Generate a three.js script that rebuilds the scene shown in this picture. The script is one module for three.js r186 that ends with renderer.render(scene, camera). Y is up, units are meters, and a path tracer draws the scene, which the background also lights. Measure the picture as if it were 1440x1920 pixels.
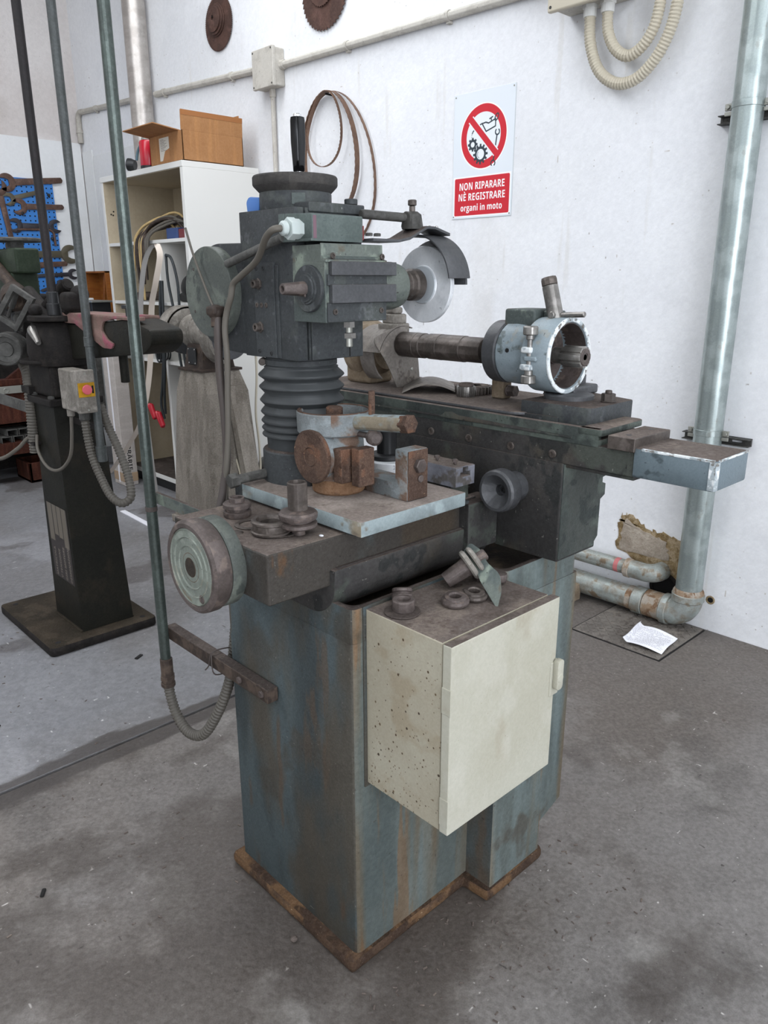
import * as THREE from 'three';
import { RoundedBoxGeometry } from 'three/addons/geometries/RoundedBoxGeometry.js';
import { mergeGeometries, toCreasedNormals } from 'three/addons/utils/BufferGeometryUtils.js';
import { RectAreaLightUniformsLib } from 'three/addons/lights/RectAreaLightUniformsLib.js';

// ---------- camera, light, exposure ----------
const scene = new THREE.Scene();
const camera = new THREE.PerspectiveCamera(2 * Math.atan(960 / 1428.3) * 180 / Math.PI, 0.75, 0.05, 60);
{
  const p = 0.29543, r = -0.00222, yw = 0.75704, c = Math.cos, s = Math.sin;
  const f = new THREE.Vector3(-c(yw), 0, -s(yw)), rt = new THREE.Vector3(s(yw), 0, -c(yw)), up = new THREE.Vector3(0, 1, 0);
  const f2 = f.clone().multiplyScalar(c(p)).addScaledVector(up, -s(p)), u2 = up.clone().multiplyScalar(c(p)).addScaledVector(f, s(p));
  const r3 = rt.clone().multiplyScalar(c(r)).addScaledVector(u2, s(r)), u3 = u2.clone().multiplyScalar(c(r)).addScaledVector(rt, -s(r));
  camera.position.set(1.0298, 1.5, 0.8703);
  camera.quaternion.setFromRotationMatrix(new THREE.Matrix4().makeBasis(r3, u3, f2.clone().negate()));
  camera.updateMatrixWorld();
}
const renderer = new THREE.WebGLRenderer({ antialias: true });
renderer.toneMapping = THREE.LinearToneMapping;
renderer.toneMappingExposure = 0.87;
renderer.shadowMap.enabled = true;
RectAreaLightUniformsLib.init();
scene.background = new THREE.Color(0.55, 0.6, 0.68);
function areaLight(w, h, pos, dir, color, power) {
  const l = new THREE.RectAreaLight(color, power, w, h);
  l.position.set(...pos); l.lookAt(pos[0] + dir[0], pos[1] + dir[1], pos[2] + dir[2]); scene.add(l);
}
areaLight(4.4, 3.6, [5.93, 2.0, 2.0], [-1, 0, 0], 0xf2f6ff, 6.6);      // the wide translucent gate, daylight behind it
areaLight(7.0, 1.1, [0.2, 3.55, 5.93], [0, 0, -1], 0xf6f8fc, 1.4);     // the window band high in the wall behind the camera
areaLight(1.2, 7.0, [-2.6, 4.53, 1.0], [0, -1, 0], 0xf6f8fc, 7.5);     // roof light over the hall
areaLight(1.2, 7.0, [2.6, 4.53, 1.0], [0, -1, 0], 0xf6f8fc, 5.0);      // second roof light

// ---------- helpers ----------
const V = (x, y, z) => new THREE.Vector3(x, y, z);
const rng = (s) => () => { s |= 0; s = s + 0x6D2B79F5 | 0; let t = Math.imul(s ^ s >>> 15, 1 | s); t = t + Math.imul(t ^ t >>> 7, 61 | t) ^ t; return ((t ^ t >>> 14) >>> 0) / 4294967296; };
const clamp = (x, a = 0, b = 1) => Math.min(b, Math.max(a, x));
const sstep = (a, b, x) => { const t = clamp((x - a) / (b - a)); return t * t * (3 - 2 * t); };
function hash(x, y, s) { let h = Math.imul(x, 374761393) + Math.imul(y, 668265263) + Math.imul(s, 974711) | 0; h = Math.imul(h ^ h >>> 13, 1274126177); return ((h ^ h >>> 16) >>> 0) / 4294967296; }
function vnoise(u, v, fx, fy, s) {
  const x = u * fx, y = v * fy; let i = Math.floor(x), j = Math.floor(y); const a = x - i, b = y - j;
  const p = a * a * (3 - 2 * a), q = b * b * (3 - 2 * b);
  i = ((i % fx) + fx) % fx; j = ((j % fy) + fy) % fy; const i2 = (i + 1) % fx, j2 = (j + 1) % fy;
  const h0 = hash(i, j, s), h1 = hash(i2, j, s), h2 = hash(i, j2, s), h3 = hash(i2, j2, s);
  return (h0 + (h1 - h0) * p) * (1 - q) + (h2 + (h3 - h2) * p) * q;
}
function fbm(u, v, fx, fy, s, o = 4) { let a = 0, w = .5, n = 0; for (let k = 0; k < o; k++) { a += w * vnoise(u, v, fx, fy, s + k * 17); n += w; w *= .55; fx *= 2; fy *= 2; } return a / n; }
const rgb = (h) => { const n = parseInt(h.slice(1), 16); return [n >> 16, n >> 8 & 255, n & 255]; };
function dataTex(size, fn, srgb = true) {
  const d = new Uint8Array(size * size * 4);
  for (let y = 0; y < size; y++) for (let x = 0; x < size; x++) { const c = fn(x / size, y / size, x, y), k = 4 * (y * size + x); d[k] = clamp(c[0], 0, 255); d[k + 1] = clamp(c[1], 0, 255); d[k + 2] = clamp(c[2], 0, 255); d[k + 3] = 255; }
  const t = new THREE.DataTexture(d, size, size); t.wrapS = t.wrapT = THREE.RepeatWrapping; t.magFilter = THREE.LinearFilter; t.minFilter = THREE.LinearMipmapLinearFilter; t.generateMipmaps = true;
  if (srgb) t.colorSpace = THREE.SRGBColorSpace; t.needsUpdate = true; return t;
}
// grime: base colour, then layers [colour, fx, fy, threshold, width, strength], fine grain, specks [colour, frequency, amount]
let seed0 = 11;
function grimeTex(size, tile, base, layers, grain = 8, specks = []) {
  const b = rgb(base), L = layers.map((l) => [rgb(l[0]), ...l.slice(1), seed0 += 31]), S = specks.map((l) => [rgb(l[0]), l[1], l[2], seed0 += 31]), g0 = seed0 += 7;
  const t = dataTex(size, (u, v, x, y) => {
    let c = [...b];
    for (const [k, fx, fy, th, w, st, sd] of L) { const m = st * sstep(th - w, th + w, fbm(u, v, fx, fy, sd, 5)); c = c.map((q, i) => q + (k[i] - q) * m); }
    for (const [k, f, am, sd] of S) { const m = sstep(1 - am, 1 - am * .6, vnoise(u, v, f, f, sd)) * .85; if (m > 0) c = c.map((q, i) => q + (k[i] - q) * m); }
    const n = (hash(x, y, g0) - .5) * grain + (vnoise(u, v, size >> 2, size >> 2, g0) - .5) * grain * 1.2;
    return [c[0] + n, c[1] + n, c[2] + n];
  });
  t.repeat.set(1 / tile, 1 / tile); return t;
}
const bumpTex = dataTex(512, (u, v, x, y) => { const n = 255 * (.55 * fbm(u, v, 24, 24, 5, 4) + .3 * vnoise(u, v, 128, 128, 9) + .15 * hash(x, y, 3)); return [n, n, n]; }, false);
const bumpAt = (tile) => { const t = bumpTex.clone(); t.repeat.set(1 / tile, 1 / tile); t.needsUpdate = true; return t; };
const bumpFine = bumpAt(.25), bumpBig = bumpAt(1.2);
function grime(tile, base, layers, { r = .7, m = 0, size = 512, grain = 8, specks = [], bump = .0005, big = false, sp = .4 } = {}) {
  return new THREE.MeshPhysicalMaterial({ specularIntensity: m ? 1 : sp, map: grimeTex(size, tile, base, layers, grain, specks), roughness: r, metalness: m, bumpMap: big ? bumpBig : bumpFine, bumpScale: bump });
}
const plain = (c, r = .6, m = 0) => new THREE.MeshStandardMaterial({ color: c, roughness: r, metalness: m });

function clean(g, keepUV) { const n = g.index ? g.toNonIndexed() : g; for (const k of Object.keys(n.attributes)) if (k !== 'position' && k !== 'normal' && !(keepUV && k === 'uv')) n.deleteAttribute(k); return n; }
function boxUV(g) {
  const p = g.attributes.position, uv = new Float32Array(p.count * 2), a = V(), b = V(), c = V();
  for (let i = 0; i < p.count; i += 3) {
    a.fromBufferAttribute(p, i); b.fromBufferAttribute(p, i + 1); c.fromBufferAttribute(p, i + 2);
    const n = b.clone().sub(a).cross(c.clone().sub(a)), x = Math.abs(n.x), y = Math.abs(n.y), z = Math.abs(n.z);
    [a, b, c].forEach((q, k) => { const o = 2 * (i + k); if (y >= x && y >= z) { uv[o] = q.x; uv[o + 1] = q.z; } else if (x >= z) { uv[o] = q.z; uv[o + 1] = q.y; } else { uv[o] = q.x; uv[o + 1] = q.y; } });
  }
  g.setAttribute('uv', new THREE.BufferAttribute(uv, 2)); return g;
}
function topGroups(g, many) {   // the faces that look up take the second material (settled dirt), those that look along +x the third if given (brighter light painted in)
  const p = g.attributes.position, n = g.attributes.normal, u = g.attributes.uv, tri = p.count / 3, sets = [[], [], []];
  for (let t = 0; t < tri; t++) { const q = (n.getY(3 * t) + n.getY(3 * t + 1) + n.getY(3 * t + 2)) / 3, x = (n.getX(3 * t) + n.getX(3 * t + 1) + n.getX(3 * t + 2)) / 3; sets[q > .8 ? 1 : many > 2 && x > .72 ? 2 : 0].push(t); }
  const out = new THREE.BufferGeometry();
  for (const [k, a] of [['position', p], ['normal', n], ['uv', u]]) { const s = a.itemSize, d = new Float32Array(a.count * s); let o = 0; for (const t of sets.flat()) { d.set(a.array.subarray(3 * t * s, 3 * (t + 1) * s), o); o += 3 * s; } out.setAttribute(k, new THREE.BufferAttribute(d, s)); }
  let o = 0; sets.forEach((q, i) => { if (q.length) out.addGroup(o, q.length * 3, i); o += q.length * 3; }); return out;
}
const used = {}, BASE = new Map();
const numbered = (n) => { const k = used[n] = (used[n] ?? -1) + 1; return k ? n + '_' + String(k).padStart(3, '0') : n; };
function build(name, material, geos, base, o = {}) {
  let g = mergeGeometries([].concat(geos).map((q) => clean(q, o.uv)));
  if (!o.uv) boxUV(g);
  g.translate(-base.x, -base.y, -base.z);
  if (Array.isArray(material)) g = topGroups(g, material.length);
  const m = new THREE.Mesh(g, material); m.name = name; m.castShadow = m.receiveShadow = true; return m;
}
function T(name, label, category, pos = [0, 0, 0], group) {     // a thing: a Group at its base
  const o = new THREE.Group(); o.name = numbered(name); o.position.set(...pos); scene.add(o);
  o.userData = { label, category }; if (group) o.userData.group = group; BASE.set(o, V(...pos)); return o;
}
function P(parent, name, material, geos, o = {}) {              // a part (or a sub-part) given in world coordinates
  const b = o.local ? V(0, 0, 0) : BASE.get(parent), m = build(name, material, geos, b, o);
  if (o.label) m.userData.label = o.label; if (o.kind) m.userData.kind = o.kind; BASE.set(m, b); parent.add(m); return m;
}
function T1(name, label, category, material, geos, pos, group, o = {}) { // a thing of one mesh
  const b = V(...pos), m = build(numbered(name), material, geos, b, o); m.position.copy(b); m.userData = { label, category }; if (group) m.userData.group = group; BASE.set(m, b); scene.add(m); return m;
}
function ST(name, material, geos, parent, o = {}) { const m = build(name, material, geos, V(0, 0, 0), o); BASE.set(m, V(0, 0, 0)); if (!parent) m.userData.kind = 'structure'; (parent ?? scene).add(m); return m; }
function copyOf(root, pos, rot, label, group) {
  const c = root.clone(); c.name = numbered(root.name.replace(/_\d{3}$/, '')); c.userData = { ...root.userData, label }; if (group) c.userData.group = group;
  c.position.set(...pos); c.rotation.set(...rot); scene.add(c); return c;
}
// geometry
const B = (x0, x1, y0, y1, z0, z1, r = .003, s = 2) => { const w = Math.abs(x1 - x0), h = Math.abs(y1 - y0), d = Math.abs(z1 - z0); return new RoundedBoxGeometry(w, h, d, s, Math.min(r, w * .49, h * .49, d * .49)).translate((x0 + x1) / 2, (y0 + y1) / 2, (z0 + z1) / 2); };
const AX = { x: V(1, 0, 0), y: V(0, 1, 0), z: V(0, 0, 1), X: V(-1, 0, 0), Y: V(0, -1, 0), Z: V(0, 0, -1) };
const dirOf = (d) => typeof d === 'string' ? AX[d] : Array.isArray(d) ? V(...d).normalize() : d;
const aim = (g, o, d) => g.applyQuaternion(new THREE.Quaternion().setFromUnitVectors(AX.y, dirOf(d))).translate(...o);
const L = (o, d, prof, seg = 40, crease = .55) => aim(toCreasedNormals(new THREE.LatheGeometry(prof.map(([r, h]) => new THREE.Vector2(Math.max(r, 0), h)), seg), crease), o, d);
const CY = (o, d, r, h, c = .0015, seg = 32) => L(o, d, [[0, 0], [r - c, 0], [r, c], [r, h - c], [r - c, h], [0, h]], seg);   // cylinder with chamfers
const RG = (o, d, ri, ro, h, c = .0015, seg = 36) => L(o, d, [[ri, c], [ri + c, 0], [ro - c, 0], [ro, c], [ro, h - c], [ro - c, h], [ri + c, h], [ri, h - c], [ri, c]], seg);
const ROD = (a, b, r, c = .001, seg = 20) => { const A = V(...a), d = V(...b).sub(A), h = d.length(); return CY(a, d.normalize(), r, h, c, seg); };
const HX = (o, d, r, h) => { const c = Math.min(.0012, h * .2); const g = new THREE.LatheGeometry([[0, 0], [r, 0], [r, h - c], [r - c * 1.5, h], [0, h]].map((q) => new THREE.Vector2(...q)), 6).toNonIndexed(); g.computeVertexNormals(); return aim(g, o, d); };
const SP = (o, r, sx = 1, sy = 1, sz = 1) => new THREE.SphereGeometry(r, 24, 16).scale(sx, sy, sz).translate(...o);
const curve = (pts, closed) => new THREE.CatmullRomCurve3(pts.map((p) => V(...p)), closed, 'centripetal');
const TU = (pts, r, n = 48, rs = 10, closed = false) => new THREE.TubeGeometry(curve(pts, closed), n, r, rs, closed);
function FX(pts, r, pitch = .008, amp = .14) {   // corrugated hose
  const cv = curve(pts), len = cv.getLength(), n = Math.min(1400, Math.round(len / pitch) * 4), rs = 14, g = new THREE.TubeGeometry(cv, n, r, rs), p = g.attributes.position;
  for (let i = 0; i <= n; i++) { const c = cv.getPointAt(i / n), k = 1 - amp * [0, .35, 1, .35][i % 4]; for (let j = 0; j <= rs; j++) { const q = i * (rs + 1) + j; p.setXYZ(q, c.x + (p.getX(q) - c.x) * k, c.y + (p.getY(q) - c.y) * k, c.z + (p.getZ(q) - c.z) * k); } }
  g.computeVertexNormals(); return g;
}
const poly = (pts) => new THREE.Shape(pts.map((p) => new THREE.Vector2(...p)));
function RP(pts, r) {   // polygon with rounded corners; r one radius or a list
  const s = new THREE.Shape(), n = pts.length;
  pts.forEach((p, i) => {
    const a = new THREE.Vector2(...pts[(i + n - 1) % n]), b = new THREE.Vector2(...p), c = new THREE.Vector2(...pts[(i + 1) % n]), rr = Array.isArray(r) ? r[i] : r;
    const u = a.clone().sub(b), v = c.clone().sub(b), k = Math.min(rr, u.length() * .49, v.length() * .49); u.setLength(k); v.setLength(k);
    const p1 = b.clone().add(u), p2 = b.clone().add(v); if (i) s.lineTo(p1.x, p1.y); else s.moveTo(p1.x, p1.y); if (k > 1e-5) s.quadraticCurveTo(b.x, b.y, p2.x, p2.y);
  });
  s.closePath(); return s;
}
function EX(axis, pts, a0, a1, bevel = 0, holes = [], seg = 10) {   // outline swept along an axis: 'y' takes [x,z], 'x' takes [z,y], 'z' takes [x,y]
  const f = { y: ([x, z]) => [x, -z], x: ([z, y]) => [-z, y], z: (p) => p }[axis];
  const conv = (q) => poly((q.getPoints ? q.getPoints(seg).map((p) => [p.x, p.y]) : q).map(f));
  const s = conv(pts); s.holes = holes.map(conv);
  const d = a1 - a0, g = new THREE.ExtrudeGeometry(s, { depth: d - 2 * bevel, bevelEnabled: bevel > 0, bevelSize: bevel, bevelThickness: bevel, bevelOffset: -bevel, bevelSegments: 2, curveSegments: seg });
  g.translate(0, 0, bevel);
  const m = { y: new THREE.Matrix4().makeBasis(AX.x, AX.Z, AX.y), x: new THREE.Matrix4().makeBasis(AX.Z, AX.y, AX.x), z: new THREE.Matrix4() }[axis];
  g.applyMatrix4(m); const o = AX[axis].clone().multiplyScalar(a0); return toCreasedNormals(g.translate(o.x, o.y, o.z), .5);
}
const circ = (x, y, r, n = 40, a0 = 0, a1 = 2 * Math.PI) => Array.from({ length: n + 1 }, (_, i) => { const a = a0 + (a1 - a0) * i / n; return [x + r * Math.cos(a), y + r * Math.sin(a)]; });
const rotAbout = (g, o, axis, ang) => g.translate(-o[0], -o[1], -o[2]).applyQuaternion(new THREE.Quaternion().setFromAxisAngle(dirOf(axis), ang)).translate(...o);
const socket = (o, d, r = .007, h = .005) => [L(o, d, [[0, h * .45], [r * .45, h * .45], [r * .5, h], [r * .9, h], [r, h * .8], [r, 0]], 16)];
function ctex(w, h, draw) { const c = document.createElement('canvas'); c.width = w; c.height = h; const x = c.getContext('2d'); draw(x, w, h); const t = new THREE.CanvasTexture(c); t.colorSpace = THREE.SRGBColorSpace; t.anisotropy = 8; return t; }
// a flat print: a plane of its own uv, centre c, half axes given as vectors
function quad(c, u, v) { const g = new THREE.BufferGeometry(), C = V(...c), U = V(...u), W = V(...v), q = [[-1, -1], [1, -1], [1, 1], [-1, -1], [1, 1], [-1, 1]], p = [], uv = [], n = U.clone().cross(W).normalize(), nn = []; for (const [a, b] of q) { const k = C.clone().addScaledVector(U, a).addScaledVector(W, b); p.push(k.x, k.y, k.z); uv.push((a + 1) / 2, (b + 1) / 2); nn.push(n.x, n.y, n.z); } g.setAttribute('position', new THREE.Float32BufferAttribute(p, 3)); g.setAttribute('normal', new THREE.Float32BufferAttribute(nn, 3)); g.setAttribute('uv', new THREE.Float32BufferAttribute(uv, 2)); return g; }

// ---------- materials ----------
const M = {
  wall: grime(4, '#e5e6e8', [['#d8d9da', 3, 2, .56, .18, .6], ['#cfccc8', 5, 3, .7, .06, .4], ['#ecedee', 9, 12, .6, .1, .5], ['#d3d0ca', 60, 5, .76, .06, .35]], { size: 1024, r: .92, grain: 5, specks: [['#b3aca3', 200, .02], ['#8f8982', 340, .016]], bump: .0012, big: true }),
  wallLeft: grime(4, '#dbd6d3', [['#c9c1bd', 3, 3, .55, .12, .7], ['#b9b0aa', 6, 4, .66, .07, .5], ['#e6e2e0', 10, 8, .6, .1, .5]], { size: 1024, r: .92, grain: 6, specks: [['#a0978f', 240, .02]], bump: .004, big: true }),
  ceil: plain('#c9c8c4', .9),
  floorA: null, floorB: null,
  head: grime(.5, '#444748', [['#3a3c3d', 4, 4, .5, .15, .8], ['#545854', 7, 7, .64, .05, .6], ['#6a6d6e', 22, 22, .72, .05, .5], ['#383b3e', 12, 14, .7, .05, .5]], { r: .52, specks: [['#8d8f8c', 130, .03], ['#2c2d2e', 90, .04]], bump: .0006 }),
  headTop: grime(.5, '#4a4846', [['#403e3c', 5, 5, .5, .2, .8], ['#5a5652', 14, 14, .6, .1, .6]], { r: .8 }),
  discPale: grime(.3, '#7b8178', [['#6b7169', 4, 4, .5, .12, .8], ['#6a5f50', 7, 7, .64, .08, .7], ['#8f958b', 9, 9, .62, .08, .6]], { r: .55, specks: [['#40443f', 60, .05]] }),
  greenGrey: grime(.4, '#636963', [['#4b5250', 4, 5, .52, .08, .9], ['#8d9889', 8, 6, .62, .06, .7], ['#5d5548', 10, 10, .7, .05, .6]], { r: .58, specks: [['#3b3c39', 70, .07], ['#b3b7ae', 140, .03]] }),
  boxGreen: grime(.4, '#59625f', [['#4d5653', 5, 5, .55, .12, .7]], { r: .5, specks: [['#3d4544', 110, .05]] }),
  disc: grime(.35, '#5c605a', [['#4f534f', 4, 4, .5, .12, .9], ['#757b71', 6, 6, .64, .08, .6], ['#3f4441', 12, 9, .7, .04, .7]], { r: .5, specks: [['#383b39', 60, .05]] }),
  cab: grime(1.0, '#474f50', [['#3a4142', 3, 2, .5, .12, .8], ['#566163', 7, 2, .6, .1, .7], ['#524a3f', 6, 2, .58, .1, .75], ['#5f4938', 22, 4, .72, .06, .5], ['#46423b', 6, 6, .68, .06, .6]], { size: 1024, r: .62, grain: 9, specks: [['#8f8d84', 220, .03], ['#39352f', 160, .045]], bump: .0012 }),
  cabLitSide: grime(.9, '#585f5c', [['#4a5251', 4, 2, .5, .1, .8], ['#655745', 14, 1, .56, .12, .75], ['#6f7b7a', 9, 1, .6, .1, .6], ['#77583d', 26, 2, .67, .05, .55], ['#453f37', 7, 6, .72, .05, .6]], { r: .6, grain: 9, specks: [['#39352f', 160, .04]], bump: .001 }),  // lighter copy of the cab paint: stronger light on +x faces, painted in
  cabDark: grime(1.0, '#48443f', [['#3a3734', 3, 2, .5, .12, .8], ['#59676a', 5, 2, .64, .08, .8], ['#504538', 6, 2, .58, .09, .7], ['#6b4d36', 18, 6, .73, .04, .7]], { size: 1024, r: .55, grain: 9, specks: [['#9b9a94', 230, .025], ['#2b2a28', 160, .045]], bump: .0012 }),
  tray: grime(.5, '#3a332c', [['#2a2521', 4, 4, .5, .15, .8], ['#5a4c3f', 9, 9, .62, .08, .6]], { r: .75, bump: .002 }),
  knee: grime(.7, '#464442', [['#3a3938', 4, 3, .5, .15, .8], ['#525850', 7, 7, .63, .06, .75], ['#5a5348', 5, 4, .62, .1, .7], ['#2e302f', 14, 12, .68, .04, .7]], { r: .6, specks: [['#9a978e', 140, .035], ['#272827', 90, .05]], bump: .001 }),
  kneeSide: grime(.6, '#474b47', [['#3c423f', 4, 5, .52, .1, .9], ['#5d665e', 8, 8, .6, .07, .7], ['#343a38', 12, 14, .66, .04, .85]], { r: .6, specks: [['#2b2f2d', 80, .06]], bump: .001 }),
  dust: grime(.6, '#6c625c', [['#5c534d', 4, 4, .5, .15, .8], ['#85796f', 9, 9, .6, .1, .7], ['#5a4f49', 16, 16, .68, .06, .6]], { r: .95, grain: 16, specks: [['#a59b92', 160, .035], ['#453d38', 140, .05]], bump: .0012 }),
  dustPale: grime(.6, '#857b74', [['#756b64', 4, 4, .5, .15, .8], ['#968c84', 9, 9, .6, .1, .7], ['#5f554f', 10, 10, .7, .05, .6]], { r: .95, grain: 16, specks: [['#b5aca3', 160, .035]], bump: .0012 }),
  barGrey: grime(.3, '#74757c', [['#5f6066', 4, 4, .52, .12, .8], ['#4a4641', 8, 8, .66, .06, .8]], { r: .55, size: 256 }),
  rustOrange: grime(.3, '#755a44', [['#694b33', 5, 5, .52, .1, .8], ['#8b6e50', 7, 7, .62, .07, .7], ['#4c3a2c', 10, 10, .68, .05, .6]], { r: .85, grain: 14, size: 256, bump: .0012 }),
  dustDark: grime(.5, '#574e49', [['#48403c', 4, 4, .5, .15, .8], ['#6b615a', 10, 10, .62, .08, .6]], { r: .9, grain: 14, specks: [['#a59b92', 170, .03]], bump: .001 }),
  base: grime(.5, '#4b3a2d', [['#3a2d25', 6, 6, .52, .1, .8], ['#6d533a', 7, 7, .6, .08, .8], ['#33281f', 12, 12, .68, .05, .7]], { r: .85, grain: 14, specks: [['#a8947a', 120, .035]], bump: .003 }),
  beige: grime(.6, '#acaa9c', [['#a4a191', 3, 3, .55, .15, .7], ['#999280', 6, 4, .7, .07, .5], ['#b6b4a8', 8, 5, .62, .1, .5]], { r: .5, grain: 5, specks: [['#7c7460', 200, .014]] , bump: .0003 }),
  beigeSpot: grime(.42, '#a5a08f', [['#9c9583', 3, 3, .52, .15, .7], ['#928670', 4, 5, .66, .08, .6]], { r: .55, grain: 6, bump: .0003 }),
  rust: grime(.3, '#5d4a3f', [['#493a32', 5, 5, .5, .1, .8], ['#745442', 7, 7, .6, .07, .75], ['#43332a', 12, 12, .66, .05, .6]], { r: .85, grain: 16, specks: [['#a98a6c', 90, .04]], bump: .0015 }),
  rustBlue: grime(.28, '#7b8182', [['#6c7070', 4, 4, .5, .1, .8], ['#6b5344', 5, 5, .58, .07, .85], ['#574638', 8, 9, .66, .06, .8], ['#8f9798', 9, 9, .66, .06, .6]], { r: .7, grain: 10, bump: .0012 }),
  paleBlue: grime(.5, '#8e9a9b', [['#7e8889', 4, 4, .52, .12, .8], ['#857660', 5, 9, .62, .07, .8], ['#6d6458', 10, 12, .7, .05, .7], ['#b9c7c8', 9, 9, .62, .1, .5]], { r: .7, grain: 8, bump: .0008 }),
  paleRust: grime(.4, '#a0a49b', [['#a98358', 3, 4, .48, .07, .85], ['#5f5547', 7, 7, .6, .06, .75], ['#b9c2bd', 8, 8, .63, .06, .6]], { r: .75, grain: 10, bump: .001 }),
  workBlue: grime(.3, '#8a969b', [['#7d898e', 4, 4, .53, .12, .7], ['#58605f', 6, 6, .68, .04, .85], ['#8d8c84', 9, 9, .68, .05, .6]], { r: .45, grain: 6, specks: [['#3a3c3c', 64, .05]], bump: .0004 }),
  capBlue: grime(.35, '#6d7a80', [['#5f6b70', 3, 3, .55, .12, .7], ['#434c4f', 8, 10, .68, .06, .8]], { r: .45, grain: 6, specks: [['#2c3234', 70, .035]], bump: .0004 }),
  chip: grime(.12, '#d4d8d8', [['#8e989c', 6, 6, .56, .06, .8], ['#5c5750', 9, 9, .66, .05, .8]], { r: .6, grain: 10, bump: .0008, size: 256 }),
  steel: grime(.25, '#8a8782', [['#6d6a66', 5, 5, .5, .12, .8], ['#a5a29d', 10, 10, .6, .1, .5]], { r: .36, m: .75, grain: 8, bump: .0002, size: 256 }),
  darkSteel: grime(.25, '#5f5751', [['#4a433e', 5, 5, .5, .12, .8], ['#79706a', 10, 10, .62, .08, .6]], { r: .5, m: .45, grain: 10, bump: .0004, size: 256 }),
  brownSteel: grime(.2, '#635955', [['#504743', 5, 5, .5, .12, .8], ['#85756b', 9, 9, .62, .08, .6]], { r: .6, m: .3, grain: 10, bump: .0005, size: 256 }),
  bright: plain('#c9c8c4', .22, .9), chrome: plain('#e4e4e4', .12, 1),
  galv: grime(.35, '#a9b3b1', [['#87918f', 6, 6, .5, .14, .6], ['#9ba5a2', 12, 9, .6, .12, .5], ['#7d7a70', 10, 7, .78, .05, .35]], { r: .33, m: .65, grain: 7, bump: .0002 }),
  galvDull: grime(.3, '#8f948f', [['#7f7567', 5, 5, .52, .12, .75], ['#6f5b45', 8, 8, .64, .07, .75], ['#a2aba8', 7, 6, .6, .1, .6]], { r: .5, m: .3, grain: 10, size: 256, bump: .0005 }),
  duct: grime(.5, '#b9b3ad', [['#a7a09a', 4, 8, .5, .12, .7], ['#c7c3be', 12, 8, .6, .1, .5]], { r: .38, m: .75, grain: 6, bump: .0003 }),
  pipeRust: grime(.2, '#8d7862', [['#a09a90', 5, 5, .5, .08, .8], ['#6d5037', 7, 7, .6, .08, .8]], { r: .75, m: .1, grain: 12, bump: .0012, size: 256 }),
  poleGreen: grime(.3, '#4e5752', [['#434a46', 8, 5, .5, .12, .8], ['#545d58', 20, 20, .64, .08, .5]], { r: .34, m: .55, grain: 10, bump: .0004, size: 256 }),
  poleGrey: grime(.3, '#575b5a', [['#4b504e', 8, 5, .5, .12, .8], ['#636867', 20, 20, .64, .08, .5]], { r: .5, m: .35, grain: 12, size: 256 }),
  poleBrown: grime(.3, '#1c1617', [['#151112', 8, 5, .5, .12, .8]], { r: .6, m: .2, grain: 8, size: 256 }),
  rubber: plain('#2d3031', .6), black: plain('#191a1b', .5), blackGloss: plain('#08080a', .16), cable: plain('#565149', .65), cableBrown: plain('#433b37', .6), cableDark: plain('#23282a', .55),
  plasticWhite: plain('#b3bcb9', .5), conduit: grime(.3, '#bdb9b0', [['#ada89f', 6, 6, .52, .12, .8], ['#c5c1b7', 10, 10, .62, .08, .5]], { r: .6, grain: 6, bump: .0004, size: 256, specks: [['#756f66', 60, .05]] }),
  conduitBeige: plain('#bdb5a2', .55), hose: plain('#4d4942', .6),
  wheelGrey: grime(.2, '#cfd2d4', [['#bfc3c6', 4, 4, .52, .12, .7], ['#dcdee0', 7, 7, .62, .1, .6]], { r: .5, m: .1, grain: 5, bump: .0002, specks: [['#6a6f73', 50, .045]], size: 256 }),
  wheelCentre: plain('#aeb4b8', .45, .1),
  guard: grime(.3, '#4d4e50', [['#434446', 4, 4, .5, .15, .7]], { r: .5, m: .2, size: 256 }),
  guardDusty: grime(.3, '#7c766f', [['#68625c', 4, 4, .5, .12, .8], ['#8f877d', 8, 8, .62, .08, .6], ['#4e4641', 12, 12, .68, .05, .6]], { r: .6, m: .2, grain: 12, size: 256 }),
  tan: grime(.3, '#8b7c69', [['#776957', 4, 4, .5, .12, .8], ['#9e907c', 8, 8, .62, .08, .6]], { r: .85, grain: 12, size: 256 }),
  greenDark: grime(.6, '#191812', [['#13130e', 4, 3, .5, .15, .8], ['#262119', 6, 5, .62, .1, .7]], { r: .6, grain: 7, bump: .0008 }),
  greenDusty: grime(.5, '#443c31', [['#352f26', 4, 4, .5, .15, .8], ['#52483c', 8, 8, .6, .1, .7]], { r: .9, grain: 12, specks: [['#241f1a', 90, .05]] }),
  green: grime(.4, '#323e2e', [['#293326', 5, 5, .5, .12, .8], ['#434f3c', 9, 9, .63, .08, .6]], { r: .6, grain: 8, size: 256 }),
  cast: grime(.3, '#262220', [['#1d1a18', 5, 5, .5, .12, .8], ['#35302b', 9, 9, .62, .08, .6]], { r: .7, grain: 10, size: 256 }),
  castGrey: grime(.3, '#595855', [['#484744', 5, 5, .5, .12, .8], ['#6e6d69', 9, 9, .62, .08, .6]], { r: .6, grain: 10, size: 256 }),
  stone: grime(.6, '#8d867c', [['#7b746b', 12, 2, .52, .08, .8], ['#9c958b', 9, 3, .6, .1, .7], ['#6b645b', 5, 4, .66, .08, .6]], { r: .9, grain: 16, specks: [['#4c463f', 120, .07], ['#c9c5bc', 150, .035]], bump: .002 }),
  brownPaint: grime(.3, '#4c413a', [['#3d342f', 5, 5, .5, .12, .8], ['#6d5e52', 9, 9, .62, .08, .6]], { r: .6, grain: 8, size: 256 }),
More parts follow.
